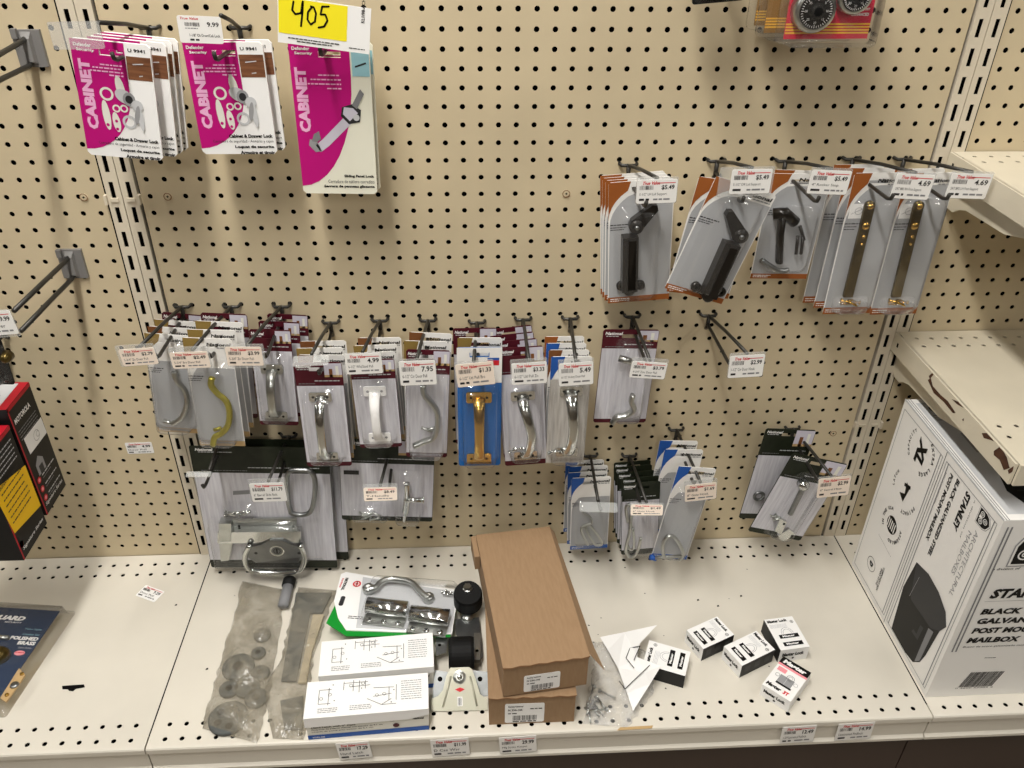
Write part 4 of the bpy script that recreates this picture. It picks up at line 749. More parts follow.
# --- red combination lock pack, top right
gk = 'combination lock packs'
def lockpack(fr, lbl, full):
    w, h = fr.w, fr.h; r = thing('lock_pack', lbl, 'lock pack', fr.M, gk)
    mb = MB('kraft' if not full else 'crimson'); mb.box(-w / 2, w / 2, .004, h, -.002, 0); obj('backing_card', mb, r)
    mb = MB(); 
    for i in range(4): mb.rect(-w / 2, w / 2, .010 + i * .0034, .012 + i * .0034, .0003, 'gold')
    if full: mb.text('ADJUST', .46 * w, .036, .014, .0035, .0004, 'white', bold=.03, align='R'); mb.text('ENHANCED', .46 * w, .0305, .022, .0035, .0004, 'white', bold=.03, align='R')
    obj('card_print', mb, r)
    mb = MB('plastic'); mb.loft([[(p[0], p[1], z) for p in rr(-w / 2 - a, w / 2 + a, -.002, h + .01, .006, 3)] for a, z in ((.008, -.012), (.008, -.003), (.003, .0), (.003, .022), (.0, .026))], 'plastic', cap=(1, 1)); obj('clear_shell', mb, r)
    if full:
        for px, py, R0 in ((816.3, 11, .026), (857, -4, .0215)):
            c = fr.loc(px, py, .018); mb = MB('zinc'); mb.lathe([(R0, .001), (R0, .014), (R0 * .93, .018), (R0 * .8, .0185)], 32, 'zinc', c[:2]); d = obj('lock_body', mb, r)
            mb = MB('black'); mb.lathe([(R0 * .8, .0186), (R0 * .76, .0195), (R0 * .4, .0197)], 32, 'black', c[:2]); mb.lathe([(R0 * .36, .0197), (R0 * .33, .025), (R0 * .2, .026)], 20, 'black_rubber', c[:2])
            for k in range(40):
                t = k * math.pi / 20; a = R0 * (.74 if k % 5 else .74); b = R0 * (.64 if k % 5 else .58); mb.line(c[0] + a * math.cos(t), c[1] + a * math.sin(t), c[0] + b * math.cos(t), c[1] + b * math.sin(t), .0006, .0199, 'white')
            for k in range(8):
                t = k * math.pi / 4; mb.text(str(k * 5), c[0] + R0 * .5 * math.sin(t), c[1] + R0 * .5 * math.cos(t) - .0012, None, .0026, .0199, 'white', align='C')
            obj('dial', mb, d)
    return r
fr = hangx(.105, (807, -90), (897, -90), (866, 42), (783, 42.5)); lockpack(fr, 'front red clear-shelled pack with two round combination dials', True)
lockpack(fr.moved(dy=.042, dx=-.012), 'combination lock pack behind the front red one', False); lockpack(fr.moved(dy=.078, dx=-.014, dz=.003), 'rearmost combination lock pack against the pegboard', False)
wirehook(Vector((.335, 0, 1.29)), 'hook above the frame carrying the red combination lock packs', None, .13)
fr = hang(.09, (690, -80), (743, -80), (744, 2.5), (692, 2.5)); r = thing('black_pack', 'black pack whose bottom edge shows at the top of the picture', 'hardware pack', fr.M); obj('backing_card', card_base(fr.w, fr.h, 'charcoal', None, .003), r); obj('clear_blister', blister(-fr.w * .42, fr.w * .42, .004, fr.h * .8, .03), r); mb = MB('black'); mb.prism(rr(-fr.w * .38, fr.w * .38, .006, fr.h * .7, .008), .0004, .022); obj('black_body', mb, r)
wirehook(Vector((fr.o.x, 0, fr.o.z + fr.h + .01)), 'hook above the frame carrying the black pack', None, .13)
# ------------------------------------------------------------------ left panel boxes
def faceframe(o, X, Y, w, h): return Frame(Vector(o), Vector(X), Vector(Y), w, h)
def carton(name, label, cat, x0, x1, y0, y1, z0, z1, m, group=None):
    root = thing(name, label, cat, Matrix.Translation(((x0 + x1) / 2, (y0 + y1) / 2, z0)), group)
    mb = MB(m); mb.box(-(x1 - x0) / 2, (x1 - x0) / 2, -(y1 - y0) / 2, (y1 - y0) / 2, 0, z1 - z0); obj('carton_body', mb, root); return root
X0 = -.776
def motobox(label, y0, y1, z0, z1, yellow):
    r = carton('baby_monitor_box' if False else 'electronics_box', label, 'box', -.91, X0, y0, y1, z0, z1, 'charcoal', 'black and red boxes at the left edge')
    f = faceframe((X0, (y0 + y1) / 2, z0), (0, 1, 0), (0, 0, 1), y1 - y0, z1 - z0); M = inv(r, f.M); w, h = f.w, f.h
    mb = MB('motored'); mb.rect(-.0668 * 1, .0668, -(y1 - y0) / 2, (y1 - y0) / 2, h + .0003, 'motored'); obj('red_top', mb, r)
    mb = MB(); mb.rect(-w / 2, w / 2, h - .006, h, .0003, 'motored'); mb.rect(-w / 2, -w / 2 + .003, 0, h, .0003, 'motored')
    mb.text('Signature Series', -.42 * w, .02 * h + .008, .82 * w, .007, .0006, 'white', shear=.35, bold=.01)
    if not yellow:
        mb.text('MOTOROLA', -.40 * w, .84 * h, .66 * w, .009, .0006, 'white', bold=.03)
        for i in range(4): mb.scrib(-.40 * w, .38 * w, (.77 - .025 * i) * h, .0016, .0006, 'mgrey', i)
        q = [f.loc(*p)[:2] for p in ((23.4, 439), (30, 454.6), (46.4, 432.5), (40.4, 417))]; mb.poly(q, .0006, 'white'); c = f.loc(36, 435); mb.ring(c[0], c[1], .008, .0088, .0009, 'grey', 16); mb.ring(c[0] + .004, c[1], .004, .0048, .001, 'grey', 12)
        c = f.loc(40, 464); mb.poly([(c[0] - .012, c[1] - .014), (c[0] + .012, c[1] - .014), (c[0] + .012, c[1] + .006), (c[0], c[1] + .016), (c[0] - .012, c[1] + .006)], .0005, 'grey'); mb.rect(c[0] - .006, c[0] + .006, c[1] - .014, c[1], .0008, 'dgrey')
        for i in range(3): c = (-.33 * w, (.30 - .085 * i) * h); mb.disc(c[0], c[1], .0055, .0006, 'red'); mb.disc(c[0], c[1], .003, .0008, 'pink'); mb.scrib(-.18 * w, .4 * w, c[1], .0022, .0006, 'lgrey', i + 5); mb.scrib(-.18 * w, .2 * w, c[1] - .005, .0014, .0006, 'mgrey', i + 15)
    else:
        for i in range(5): mb.scrib(-.4 * w, .4 * w, (.90 - .04 * i) * h, .0018, .0006, 'lgrey', i)
        q = [f.loc(*p)[:2] for p in ((-8, 492), (14.3, 533.5), (40.4, 505.4), (24.7, 465))]; mb.poly(q, .0006, 'amber')
        mb.text('SIGNATURE SERIES', -.40 * w, .665 * h, .7 * w, .005, .0009, 'ink', bold=.02)
        for i in range(6): mb.scrib(-.40 * w, .36 * w, (.62 - .055 * i) * h, .002, .0009, 'ink', i + 3)
        for i in range(2): mb.disc(-.4 * w, .13 * h, .005, .0007, 'red')
    obj('side_print', mb, r, M)
    mb = MB(); mb.rect(-.05, .054, -(y1 - y0) / 2 + .004, (y1 - y0) / 2 - .004, h + .0006, 'lgrey'); mb.bars(-.0, .045, -(y1 - y0) / 2 + .01, 0, h + .0009, 'black', 14); obj('top_label', mb, r)
    mb = MB('charcoal'); hz = z1 - z0; mb.box(-.02, -.008, (y1 - y0) / 2 - .002, (y1 - y0) / 2, hz, hz + .03); mb.box(.008, .02, (y1 - y0) / 2 - .002, (y1 - y0) / 2, hz, hz + .03); mb.box(-.02, .02, (y1 - y0) / 2 - .002, (y1 - y0) / 2, hz + .03, hz + .042); obj('hang_tab', mb, r)
    return r
motobox('rear black and red box with a white side panel and lettering', -.174, -.1, .418, .618, False)
motobox('front black box with the large yellow label', -.262, -.181, .408, .596, True)
wirehook(Vector((-.843, 0, .666)), 'hook carrying the black and red boxes', None, .27, lower=.016)
fr = hang(.19, (-60, 342), (7, 338), (13, 380), (-50, 388)); r = thing('door_lever_pack', 'black clear-shelled pack below the 9.99 tag at the left edge', 'hardware pack', fr.M); obj('backing_card', card_base(fr.w, fr.h, 'black', None, .002), r); obj('clear_blister', blister(-fr.w * .42, fr.w * .46, .006, fr.h * .9, .03), r); mb = MB('brass'); c = fr.loc(2, 362, .02); mb.lathe([(.008, .001), (.007, .012), (.004, .016)], 16, 'brass_dark', c[:2]); obj('knob', mb, r)
# ------------------------------------------------------------------ mailbox carton
mx0, mx1, my0, my1, mz1 = .6135, .86, -.378, -.081, .540
r = carton('mailbox_carton', 'large white printed carton for a black post mount mailbox, right side', 'carton', mx0, mx1, my0, my1, DECK + .0005, mz1, 'paper')
hh = mz1 - DECK
fL = faceframe((mx0, (my0 + my1) / 2, DECK), (0, -1, 0), (0, 0, 1), my1 - my0, hh); ML = inv(r, fL.M)
fF = faceframe(((mx0 + mx1) / 2, my0, DECK), (1, 0, 0), (0, 0, 1), mx1 - mx0, hh); MF = inv(r, fF.M)
fT = faceframe(((mx0 + mx1) / 2, my0, mz1), (1, 0, 0), (0, 1, 0), mx1 - mx0, my1 - my0); MT = inv(r, fT.M)
w_, h_ = fL.w, hh; z = .0006; D90 = -math.pi / 2
xs = fL.loc(884, 622)[0]
mb = MB(); 
for a, b in ((-w_ / 2 + .008, xs - .006), (xs + .006, w_ / 2 - .008)):
    for x in (a, b): mb.line(x, .012, x, h_ - .014, .0012, z, 'grey')
    for y in (.012, h_ - .014): mb.line(a, y, b, y, .0012, z, 'grey')
for x in (xs - .012, xs + .012, w_ / 2 - .014): mb.line(x, .012, x, h_ - .014, .0018, z, 'mgrey')
mb.line(xs, 0, xs, h_, .0012, z, 'dgrey')
obj('side_rules', mb, r, ML)
mb = MB()
def arct(mb, s, cx, cy, R_, a0, a1, H_, m='ink', flip=False):
    for i, ch in enumerate(s):
        if ch == ' ': continue
        a = a0 + (a1 - a0) * (i + .5) / len(s); mb.text(ch, cx + R_ * math.cos(a), cy + R_ * math.sin(a), None, H_, z, m, rot=a - math.pi / 2, bold=.03, align='C')
def ang(p): return p
c1 = fL.loc(921, 452); c2 = fL.loc(905, 491); c3 = fL.loc(892, 525); c4 = fL.loc(871.5, 564)
mb.text('XL', c1[0] - .012, c1[1] + .023, .046, .026, z, 'black', rot=D90, bold=.06, shear=.2)
arct(mb, 'EXTRA LARGE', *c1[:2], .033, 1.05, -1.25, .0065); arct(mb, 'CAPACITY', *c1[:2], .034, 3.95, 2.4, .0055)
obj('icon_print', mb, r, ML); mb = MB(); mb.poly([(c2[0] - .012, c2[1] - .012), (c2[0] + .004, c2[1] - .02), (c2[0] + .01, c2[1] + .012), (c2[0] - .002, c2[1] + .018), (c2[0] + .002, c2[1] - .004)], z, 'black'); mb.line(c2[0] - .006, c2[1] + .01, c2[0] + .012, c2[1] + .016, .006, z + .0002, 'black')
arct(mb, 'PRIVACY', *c2[:2], .034, -.1, -1.4, .0065); arct(mb, 'LATCH', *c2[:2], .034, 3.6, 2.6, .0055)
obj('icon_print', mb, r, ML); mb = MB(); mb.disc(*c3[:2], .0165, z, 'black', 24)
for i in range(5): mb.rect(c3[0] - .013 + i * .0056, c3[0] - .0105 + i * .0056, c3[1] - .010, c3[1] + .009, z + .0003, 'paper')
arct(mb, 'ASSEMBLED', *c3[:2], .027, .4, -1.5, .006); arct(mb, 'IN THE USA', *c3[:2], .027, 3.9, 1.9, .006)
obj('icon_print', mb, r, ML); mb = MB(); q1 = fL.loc(879, 534); q2 = fL.loc(891, 557); mb.line(q1[0], q1[1], q2[0], q2[1], .0006, z, 'grey'); obj('divider_line', mb, r, ML); mb = MB()
mb.ring(*c4[:2], .0135, .0145, z, 'ink', 24); mb.text('D', c4[0] - .006, c4[1] + .005, .010, .012, z, 'black', rot=D90, bold=.08)
obj('icon_print', mb, r, ML); mb = MB()
for i, (px, py, L, t) in enumerate(((884, 567, .056, 'COMPONENT BOX'), (881.5, 568, .04, 'PART STYLE'))): c = fL.loc(px, py); mb.text(t, c[0], c[1], L, .0045, z, 'ink', rot=D90, bold=.03)
obj('icon_print', mb, r, ML)
mb = MB()
def down(t, p, p2, H_, **k):
    a = fL.loc(*p); b = fL.loc(*p2); mb.text(t, a[0], a[1], abs(b[1] - a[1]), H_, z, k.pop('m', 'black'), rot=D90, **k)
down('STANLEY', (967, 490), (955, 529), .013, bold=.05, shear=.15); down('BLACK GALVANIZED STEEL', (957.5, 478), (932, 560), .0085, bold=.04, shear=.1); down('POST MOUNT MAILBOX', (951, 472.5), (931, 545), .0085, bold=.04, shear=.1); down('Buzon de acero galvanizado', (946, 472), (935, 504), .003, m='mgrey')
down('ARCHITECTURAL', (976, 530), (952, 598), .0085, m='grey'); down('MAILBOXES', (969, 530), (953, 574), .0085, m='grey'); down('a division of', (975, 500), (962, 540), .003, m='mgrey')
obj('side_lettering', mb, r, ML)
def logo(mb, cx, cy, s, rot):
    P = [(-1, -1), (1, -1), (1, .2), (.75, .75), (0, 1.15), (-.75, .75), (-1, .2)]; c_, s_ = math.cos(rot), math.sin(rot)
    tr_ = lambda pts, k: [(cx + s * k * (a * c_ - b * s_), cy + s * k * (a * s_ + b * c_)) for a, b in pts]
    mb.poly(tr_(P, 1.12), z, 'grey'); mb.poly(tr_(P, 1.05), z + .0001, 'paper'); mb.poly(tr_(P, .95), z + .0002, 'black')
    for a, b in ((-.45, -.35), (.45, -.35), (0, .35)):
        x, y = tr_([(a, b)], 1)[0]; mb.ring(x, y, s * .26, s * .34, z + .0004, 'white', 16); mb.ring(x, y, s * .08, s * .15, z + .0004, 'white', 12)
    q = tr_([(-.2, -.75), (.2, -.75), (0, -.1)], 1); mb.poly(q, z + .0004, 'white')
mb = MB(); a = fL.loc(984, 520); logo(mb, a[0], a[1], .0135, D90); obj('logo_print', mb, r, ML)
mb = MB(); LL = lambda pts: [fL.loc(*q)[:2] for q in reversed(pts)]
mb.poly(LL([(917, 562), (929, 574), (939, 592), (946, 612), (946.5, 627), (940, 631), (926, 655), (920, 662), (913, 662), (906, 653), (892, 628), (904, 586)]), z, 'charcoal')
mb.poly(LL([(917, 562), (929, 574), (939, 592), (946, 612), (946.5, 627), (940, 631), (931, 628), (911, 599)]), z + .0002, 'dgrey')
mb.poly(LL([(904, 586), (912, 600), (929, 627), (913, 657), (906, 653), (892, 628)]), z + .0003, 'black'); mb.poly(LL([(929, 628), (934, 632), (920, 661), (915, 661)]), z + .0004, 'mgrey')
mb.poly(LL([(912, 631), (914, 629), (917, 634), (921, 625), (924, 628), (918, 640)]), z + .0005, 'dgrey'); mb.line(*fL.loc(910, 596)[:2], *fL.loc(920, 577)[:2], .0008, z + .0005, 'grey')
obj('mailbox_picture', mb, r, ML)
mb = MB(); q = fF.loc(990, 604)
def row(t, p, H_, W_, b=.05, m='black'): a = fF.loc(*p); mb.text(t, a[0], a[1], W_, H_, z, m, bold=b, shear=.22)
row('STANLEY', (988, 598.5), .020, .112); row('BLACK', (979.5, 614.5), .0125, .062); row('GALVANIZED STEEL', (975, 624), .0125, .178); row('POST MOUNT', (970.5, 633.5), .0125, .115); row('MAILBOX', (965.5, 643), .0125, .082); row('Buzon de acero galvanizado montado en poste', (962, 648), .0045, .14, .01, 'ink')
row('a division of', (992, 570), .0042, .04, .01, 'ink'); row('5510003AM', (984, 658), .002, .018, .02)
a = fF.loc(986, 597.5); mb.line(a[0], a[1] - .008, a[0] + .12, a[1] - .008, .0006, z, 'grey')
a = fF.loc(958, 687); b = fF.loc(995, 666)
rnd = random.Random(5); x = a[0]; sk = .010
while x < a[0] + .054:
    t = rnd.uniform(.0005, .0018); mb.poly([(x, a[1]), (x + t, a[1]), (x + t + sk, a[1] + .036), (x + sk, a[1] + .036)], z, 'ink'); x += t + rnd.uniform(.0004, .0011)
mb.text('0 4600 55005 4', a[0] - .004, a[1] - .004, .062, .003, z, 'ink')
for x in (-fF.w / 2 + .010, -fF.w / 2 + .016):
    mb.line(x, .11, x, hh - .012, .0025, z, 'mgrey')
a = fF.loc(1024, 549); logo(mb, -fF.w / 2 + .066, a[1], .03, 0)
obj('front_print', mb, r, MF)
mb = MB(); wT, dT = fT.w, fT.h; mb.rect(-wT / 2 + .012, wT / 2 - .012, .012, dT - .012, .0003, 'lgrey'); mb.poly([(-.07, .02), (.1, .02), (.1, .12), (-.05, .12), (-.075, .1), (-.085, .06)], z, 'charcoal')
for i in range(6): mb.line(-.07, .03 + .015 * i, .1, .03 + .015 * i, .002, z + .0002, 'dgrey')
mb.rect(-.08, .0, .15, .2, z, 'grey'); mb.ring(-.085, dT - .03, .006, .012, z, 'dgrey', 16); [mb.scrib(-.1, -.05, dT - .05 - .006 * i, .002, z, 'mgrey', i) for i in range(3)]
for x in (-wT / 2 + .004, -wT / 2 + .008): mb.line(x, 0, x, dT, .0012, z, 'mgrey')
obj('top_print', mb, r, MT)
mb = MB('lgrey'); mb.box(-.0004, .0004, -(my1 - my0) / 2, (my1 - my0) / 2, hh - .0015, hh + .0012); obj('flap_edge', mb, r, Matrix.Translation((-(mx1 - mx0) / 2, 0, 0)))
# ------------------------------------------------------------------ goods lying on the base shelf
FRONT = Matrix(((1, 0, 0, 0), (0, 0, -1, 0), (0, 1, 0, 0), (0, 0, 0, 1)))
def face_front(y=0., zb=0.): return Matrix.Translation((0, y, zb)) @ FRONT
# white latch boxes
def latchbox(fr, lbl, Hh, printed):
    w, d = fr.w, fr.h; r = thing('latch_box', lbl, 'box', fr.M, 'white printed latch boxes')
    mb = MB('offwhite'); mb.box(-w / 2, w / 2, 0, d, -Hh, -.001); obj('box_body', mb, r)
    mb = MB('white'); mb.box(-w / 2 - .0015, w / 2 + .0015, -.0015, d + .0015, -.0015, .0005); mb.add([(-w / 2 - .0015, -.0018, -.0012), (w / 2 + .0015, -.0018, -.0012), (w / 2 + .0015, -.0022, -.012), (w / 2 - .03, -.0022, -.020), (-w / 2 - .0015, -.0022, -.020)], [(0, 1, 2, 3, 4)], 'white'); obj('lid', mb, r)
    mb = MB(); z = .0009; rn = random.Random(3)
    def L(a, b, c, e, t=.0008, m='dgrey'): mb.line((a - .5) * w, b * d, (c - .5) * w, e * d, t, z, m)
    for a, b, c, e in ((.1, .35, .1, .75), (.18, .3, .18, .8), (.1, .35, .2, .35), (.1, .75, .2, .75), (.3, .7, .3, .95), (.3, .9, .5, .9), (.38, .65, .38, .98), (.43, .6, .43, .95), (.48, .7, .48, .95), (.35, .78, .52, .8), (.55, .45, .7, .5), (.5, .4, .62, .2), (.62, .2, .7, .35), (.68, .3, .68, .7), (.74, .3, .74, .75), (.55, .7, .72, .68), (.62, .2, .74, .2)): L(a, b, c, e)
    for a, b in ((.12, .5), (.19, .6), (.36, .82), (.46, .86), (.58, .48), (.64, .5)): mb.ring((a - .5) * w, b * d, .0022, .0028, z, 'dgrey', 10)
    for a, b in ((.21, .88), (.23, .42), (.45, .72), (.7, .25), (.72, .6)): mb.disc((a - .5) * w, b * d, .001, z, 'ink', 8)
    for i in range(9): mb.scrib((.78 - .5) * w, (.95 - .5) * w, (.3 + .065 * i) * d, .0012, z, 'grey' if i % 4 else 'mgrey', i)
    for i in range(3): mb.scrib((.1 - .5) * w, (.26 - .5) * w, (.1 + .05 * i) * d, .0014, z, 'grey', i + 20); mb.scrib((.36 - .5) * w, (.54 - .5) * w, (.12 + .05 * i) * d, .0014, z, 'grey', i + 30)
    obj('diagram_print', mb, r)
    mb = MB(); mb.rect(-w / 2, w / 2, 0, .010, .0003, 'blue')
    mb.text('Hand Latch with 2" Case', -w * .46, .0262, .36 * w, .0036, .0006, 'ink', bold=.03); mb.text('Picaporte de palanca manual con estuche de 5,1 cm', -w * .46, .021, .58 * w, .0034, .0006, 'ink', bold=.02); mb.text('Loquet de porte avec boitier de 5,1 cm', -w * .46, .0158, .5 * w, .0034, .0006, 'ink', bold=.01)
    mb.text('National', w * .46, .028, .09 * w, .005, .0006, 'black', bold=.04, shear=.2, align='R'); mb.disc(w * .23, .018, .005, .0006, 'burgundy', 12); mb.text('N262-105', -w * .46, .003, .1 * w, .0032, .0006, 'white', bold=.02); mb.ring(w * .2, .031, .003, .0036, .0006, 'grey', 10); mb.line(w * .12, .030, w * .28, .033, .0006, .0006, 'grey')
    obj('front_print', mb, r, face_front(-.0003, -Hh)); return r
latchbox(lay(DECK + .052, (323, 641), (432, 635), (433, 664), (319, 678)), 'rear white latch box with line drawings on its lid', .0515, True)
latchbox(lay(DECK + .052, (308, 684), (428, 673), (427, 708), (305, 718.5)), 'front white latch box with a blue stripe along its base', .0515, True)
# kraft boxes
def kraft(fr, lbl, Hh, stk, flap):
    w, d = fr.w, fr.h; r = thing('kraft_box', lbl, 'box', fr.M, 'stacked brown kraft boxes')
    mb = MB('cardboard'); mb.box(-w / 2, w / 2, 0, d, -Hh, -.002); obj('box_body', mb, r)
    mb = MB('cardboard'); n = 10
    tabs = [(-w / 2 - .001 + (w + .002) * i / n, (-.004 if i % 2 else -.002)) for i in range(n + 1)]
    mb.prism([(w / 2 + .001, d + .001), (-w / 2 - .001, d + .001)] + tabs, -.0018, .001, 'cardboard', 'cardboard_edge'); obj('lid', mb, r)
    if flap:
        mb = MB('cardboard'); P = [(w / 2 + .001, d, .0008), (w / 2 + .001, .004, .0008), (w / 2 + .022, -.012, -.022), (w / 2 + .016, .03, -.018), (w / 2 + .010, d, -.012)]; mb.add(P, [(0, 1, 2, 3, 4)]); mb.add([(p[0], p[1], p[2] - .0015) for p in P], [(4, 3, 2, 1, 0)]); mb.add([P[1], P[2], (P[2][0], P[2][1], P[2][2] - .0015), (P[1][0], P[1][1], P[1][2] - .0015)], [(0, 1, 2, 3)], 'cardboard_edge'); obj('side_flap', mb, r)
        mb = MB('cardboard'); mb.box(-w / 2 - .010, -w / 2 - .0015, d - .05, d, -.03, -.001); obj('rear_flap', mb, r)
    ff = Frame(fr.o - Vector((0, 0, Hh)), fr.X, Vector((0, 0, 1)), w, Hh)
    q = [ff.loc(*p) for p in stk]; x0 = min(q[0][0], q[2][0]); x1 = max(q[0][0], q[2][0]); y0 = max(min(q[0][1], q[2][1]), .004); y1 = max(q[0][1], q[2][1]); sw, sh = x1 - x0, y1 - y0
    mb = MB('white'); mb.prism(rr(x0, x1, y0, y1, .003, 3), .0002, .0006, 'white'); st = obj('sticker', mb, r, face_front(0, -Hh))
    mb = MB(); z = .0009; mb.text('Stanley National', x0 + .08 * sw, y0 + .80 * sh, .38 * sw, .1 * sh, z, 'ink', bold=.03); mb.text('N 334-144', x0 + .08 * sw, y0 + .62 * sh, .36 * sw, .11 * sh, z, 'ink', bold=.03); mb.bars(x0 + .2 * sw, x0 + .82 * sw, y0 + .12 * sh, y0 + .38 * sh, z, n=26); mb.scrib(x0 + .08 * sw, x0 + .3 * sw, y0 + .47 * sh, .05 * sh, z, 'ink'); mb.scrib(x0 + .64 * sw, x0 + .94 * sw, y0 + .7 * sh, .05 * sh, z, 'ink', 4); mb.scrib(x0 + .2 * sw, x0 + .8 * sw, y0 + .04 * sh, .05 * sh, z, 'ink', 6); obj('sticker_print', mb, st); return r
HB = .067
fr = flatframe(-.0255, -.396, DECK + HB, .0, .132, .27); kraft(fr, 'lower brown kraft box, half hidden under the upper one', HB - .0005, ((505, 704), (544, 703), (543.7, 721.6), (505, 722)), False)
fr = flatframe(-.0065, -.391, DECK + 2 * HB + .005, .122, .129, .28); kraft(fr, 'upper brown kraft box with a torn side flap', HB, ((524, 676), (559, 674), (559, 692), (521, 694)), True)
# small padlock boxes
def padlock_box(lbl, q, Hh=.03, red=False, base=0.):
    fr = lay(DECK + base + Hh + .0005, *q); w, h = fr.w, fr.h; r = thing('padlock_box', lbl, 'box', fr.M, 'small padlock boxes')
    mb = MB('white'); P = [(-w / 2, 0), (w / 2, 0), (w / 2, h), (-w / 2, h)]
    mb.add([(a, b, 0) for a, b in P], [(0, 1, 2, 3)], 'white'); mb.add([(a, b, -Hh) for a, b in P], [(3, 2, 1, 0)], 'white')
    for i, m in enumerate(('white', 'charcoal', 'white', 'charcoal') if not red else ('white', 'white', 'charcoal', 'white')):
        a, b = P[i], P[(i + 1) % 4]; mb.add([(a[0], a[1], -Hh), (b[0], b[1], -Hh), (b[0], b[1], 0), (a[0], a[1], 0)], [(0, 1, 2, 3)], m)
    obj('carton', mb, r); mb = MB(); z = .0004
    if not red:
        mb.text('Master Lock', -.44 * w, .86 * h, .68 * w, .09 * h, z, 'black', bold=.05); mb.ring(.37 * w, .83 * h, .0022, .003, z, 'ink', 12); mb.disc(.37 * w, .83 * h, .001, z, 'ink', 8)
        for i in range(4): mb.scrib(-.44 * w, .15 * w, (.78 - .03 * i) * h, .0008, z, 'lgrey', i)
        for a, b in ((.10, .22), (.34, .46)):
            mb.rect(-.30 * w, .36 * w, a * h, b * h, z, 'black'); mb.text('Master', -.2 * w, (a + .03) * h, .42 * w, .06 * h, z + .0003, 'white', bold=.04)
        P2 = [(.03 * w + .2 * w * math.cos(t), .48 * h + .19 * h * math.sin(t)) for t in [k * math.pi / 10 for k in range(11)]]
        for k in (1, .72): stroke(mb, [(.03 * w + (x - .03 * w) * k, .48 * h + (y - .48 * h) * k) for x, y in P2], .0006, z, 'grey')
    else:
        mb.rect(-w / 2, w / 2, .80 * h, h, z, 'black'); mb.text('Master', -.40 * w, .835 * h, .78 * w, .12 * h, z + .0003, 'white', bold=.06, shear=.15); mb.rect(-w / 2, w / 2, .74 * h, .80 * h, z, 'pink'); mb.rect(-.42 * w, -.12 * w, .58 * h, .7 * h, z, 'pink')
        mb.rect(-.22 * w, .26 * w, .28 * h, .52 * h, z, 'grey'); mb.rect(-.22 * w, .3 * w, .24 * h, .29 * h, z + .0002, 'black'); mb.line(.02 * w, .28 * h, .02 * w, .52 * h, .0006, z + .0002, 'lgrey'); mb.ring(.1 * w, .54 * h, .0055, .0065, z, 'grey', 16); mb.ring(.1 * w, .54 * h, .003, .0036, z, 'grey', 16); mb.ring(-.3 * w, .46 * h, .003, .0037, z, 'mgrey', 12); mb.ring(.34 * w, .45 * h, .003, .0036, z, 'grey', 12)
        mb.text('Master', -.44 * w, .07 * h, .5 * w, .10 * h, z, 'black', bold=.06, shear=.15); mb.text('3T', .15 * w, .07 * h, .18 * w, .10 * h, z, 'red', bold=.06)
    obj('lid_print', mb, r)
    mb = MB(); mb.text('Master Lock', -.4 * w, Hh * .45, .75 * w, Hh * .28, .0003, 'black', bold=.05); mb.disc(0, Hh * .25, .0022, .0003, 'ink', 10); obj('end_print', mb, r, face_front(-.0002, -Hh))
    if not red:
        mb = MB(); SR = Matrix(((0, 0, 1, w / 2 + .0002), (1, 0, 0, 0), (0, 1, 0, -Hh), (0, 0, 0, 1)))
        for k in (.12, .42, .72): mb.rect(k * h, (k + .16) * h, Hh * .3, Hh * .75, .0002, 'dgrey')
        obj('side_print', mb, r, SR)
    return r
padlock_box('white padlock box left of the pair in the middle of the shelf', ((718, 618), (737, 637), (704, 648), (686, 631)))
padlock_box('white padlock box touching the black-sided one, middle of the group', ((758, 632), (778, 653), (743, 664), (723, 648)))
padlock_box('upright white padlock box with a black left side, rearmost right', ((762, 620), (793, 616), (808.5, 647), (782, 650)))
padlock_box('red banded padlock box nearest the shelf front', ((784, 658), (812, 672), (791, 703), (762, 683)), .026, True)
padlock_box('white padlock box lying on the crumpled bag beside the kraft boxes', ((642, 664), (650, 640), (690, 652), (686, 676)))
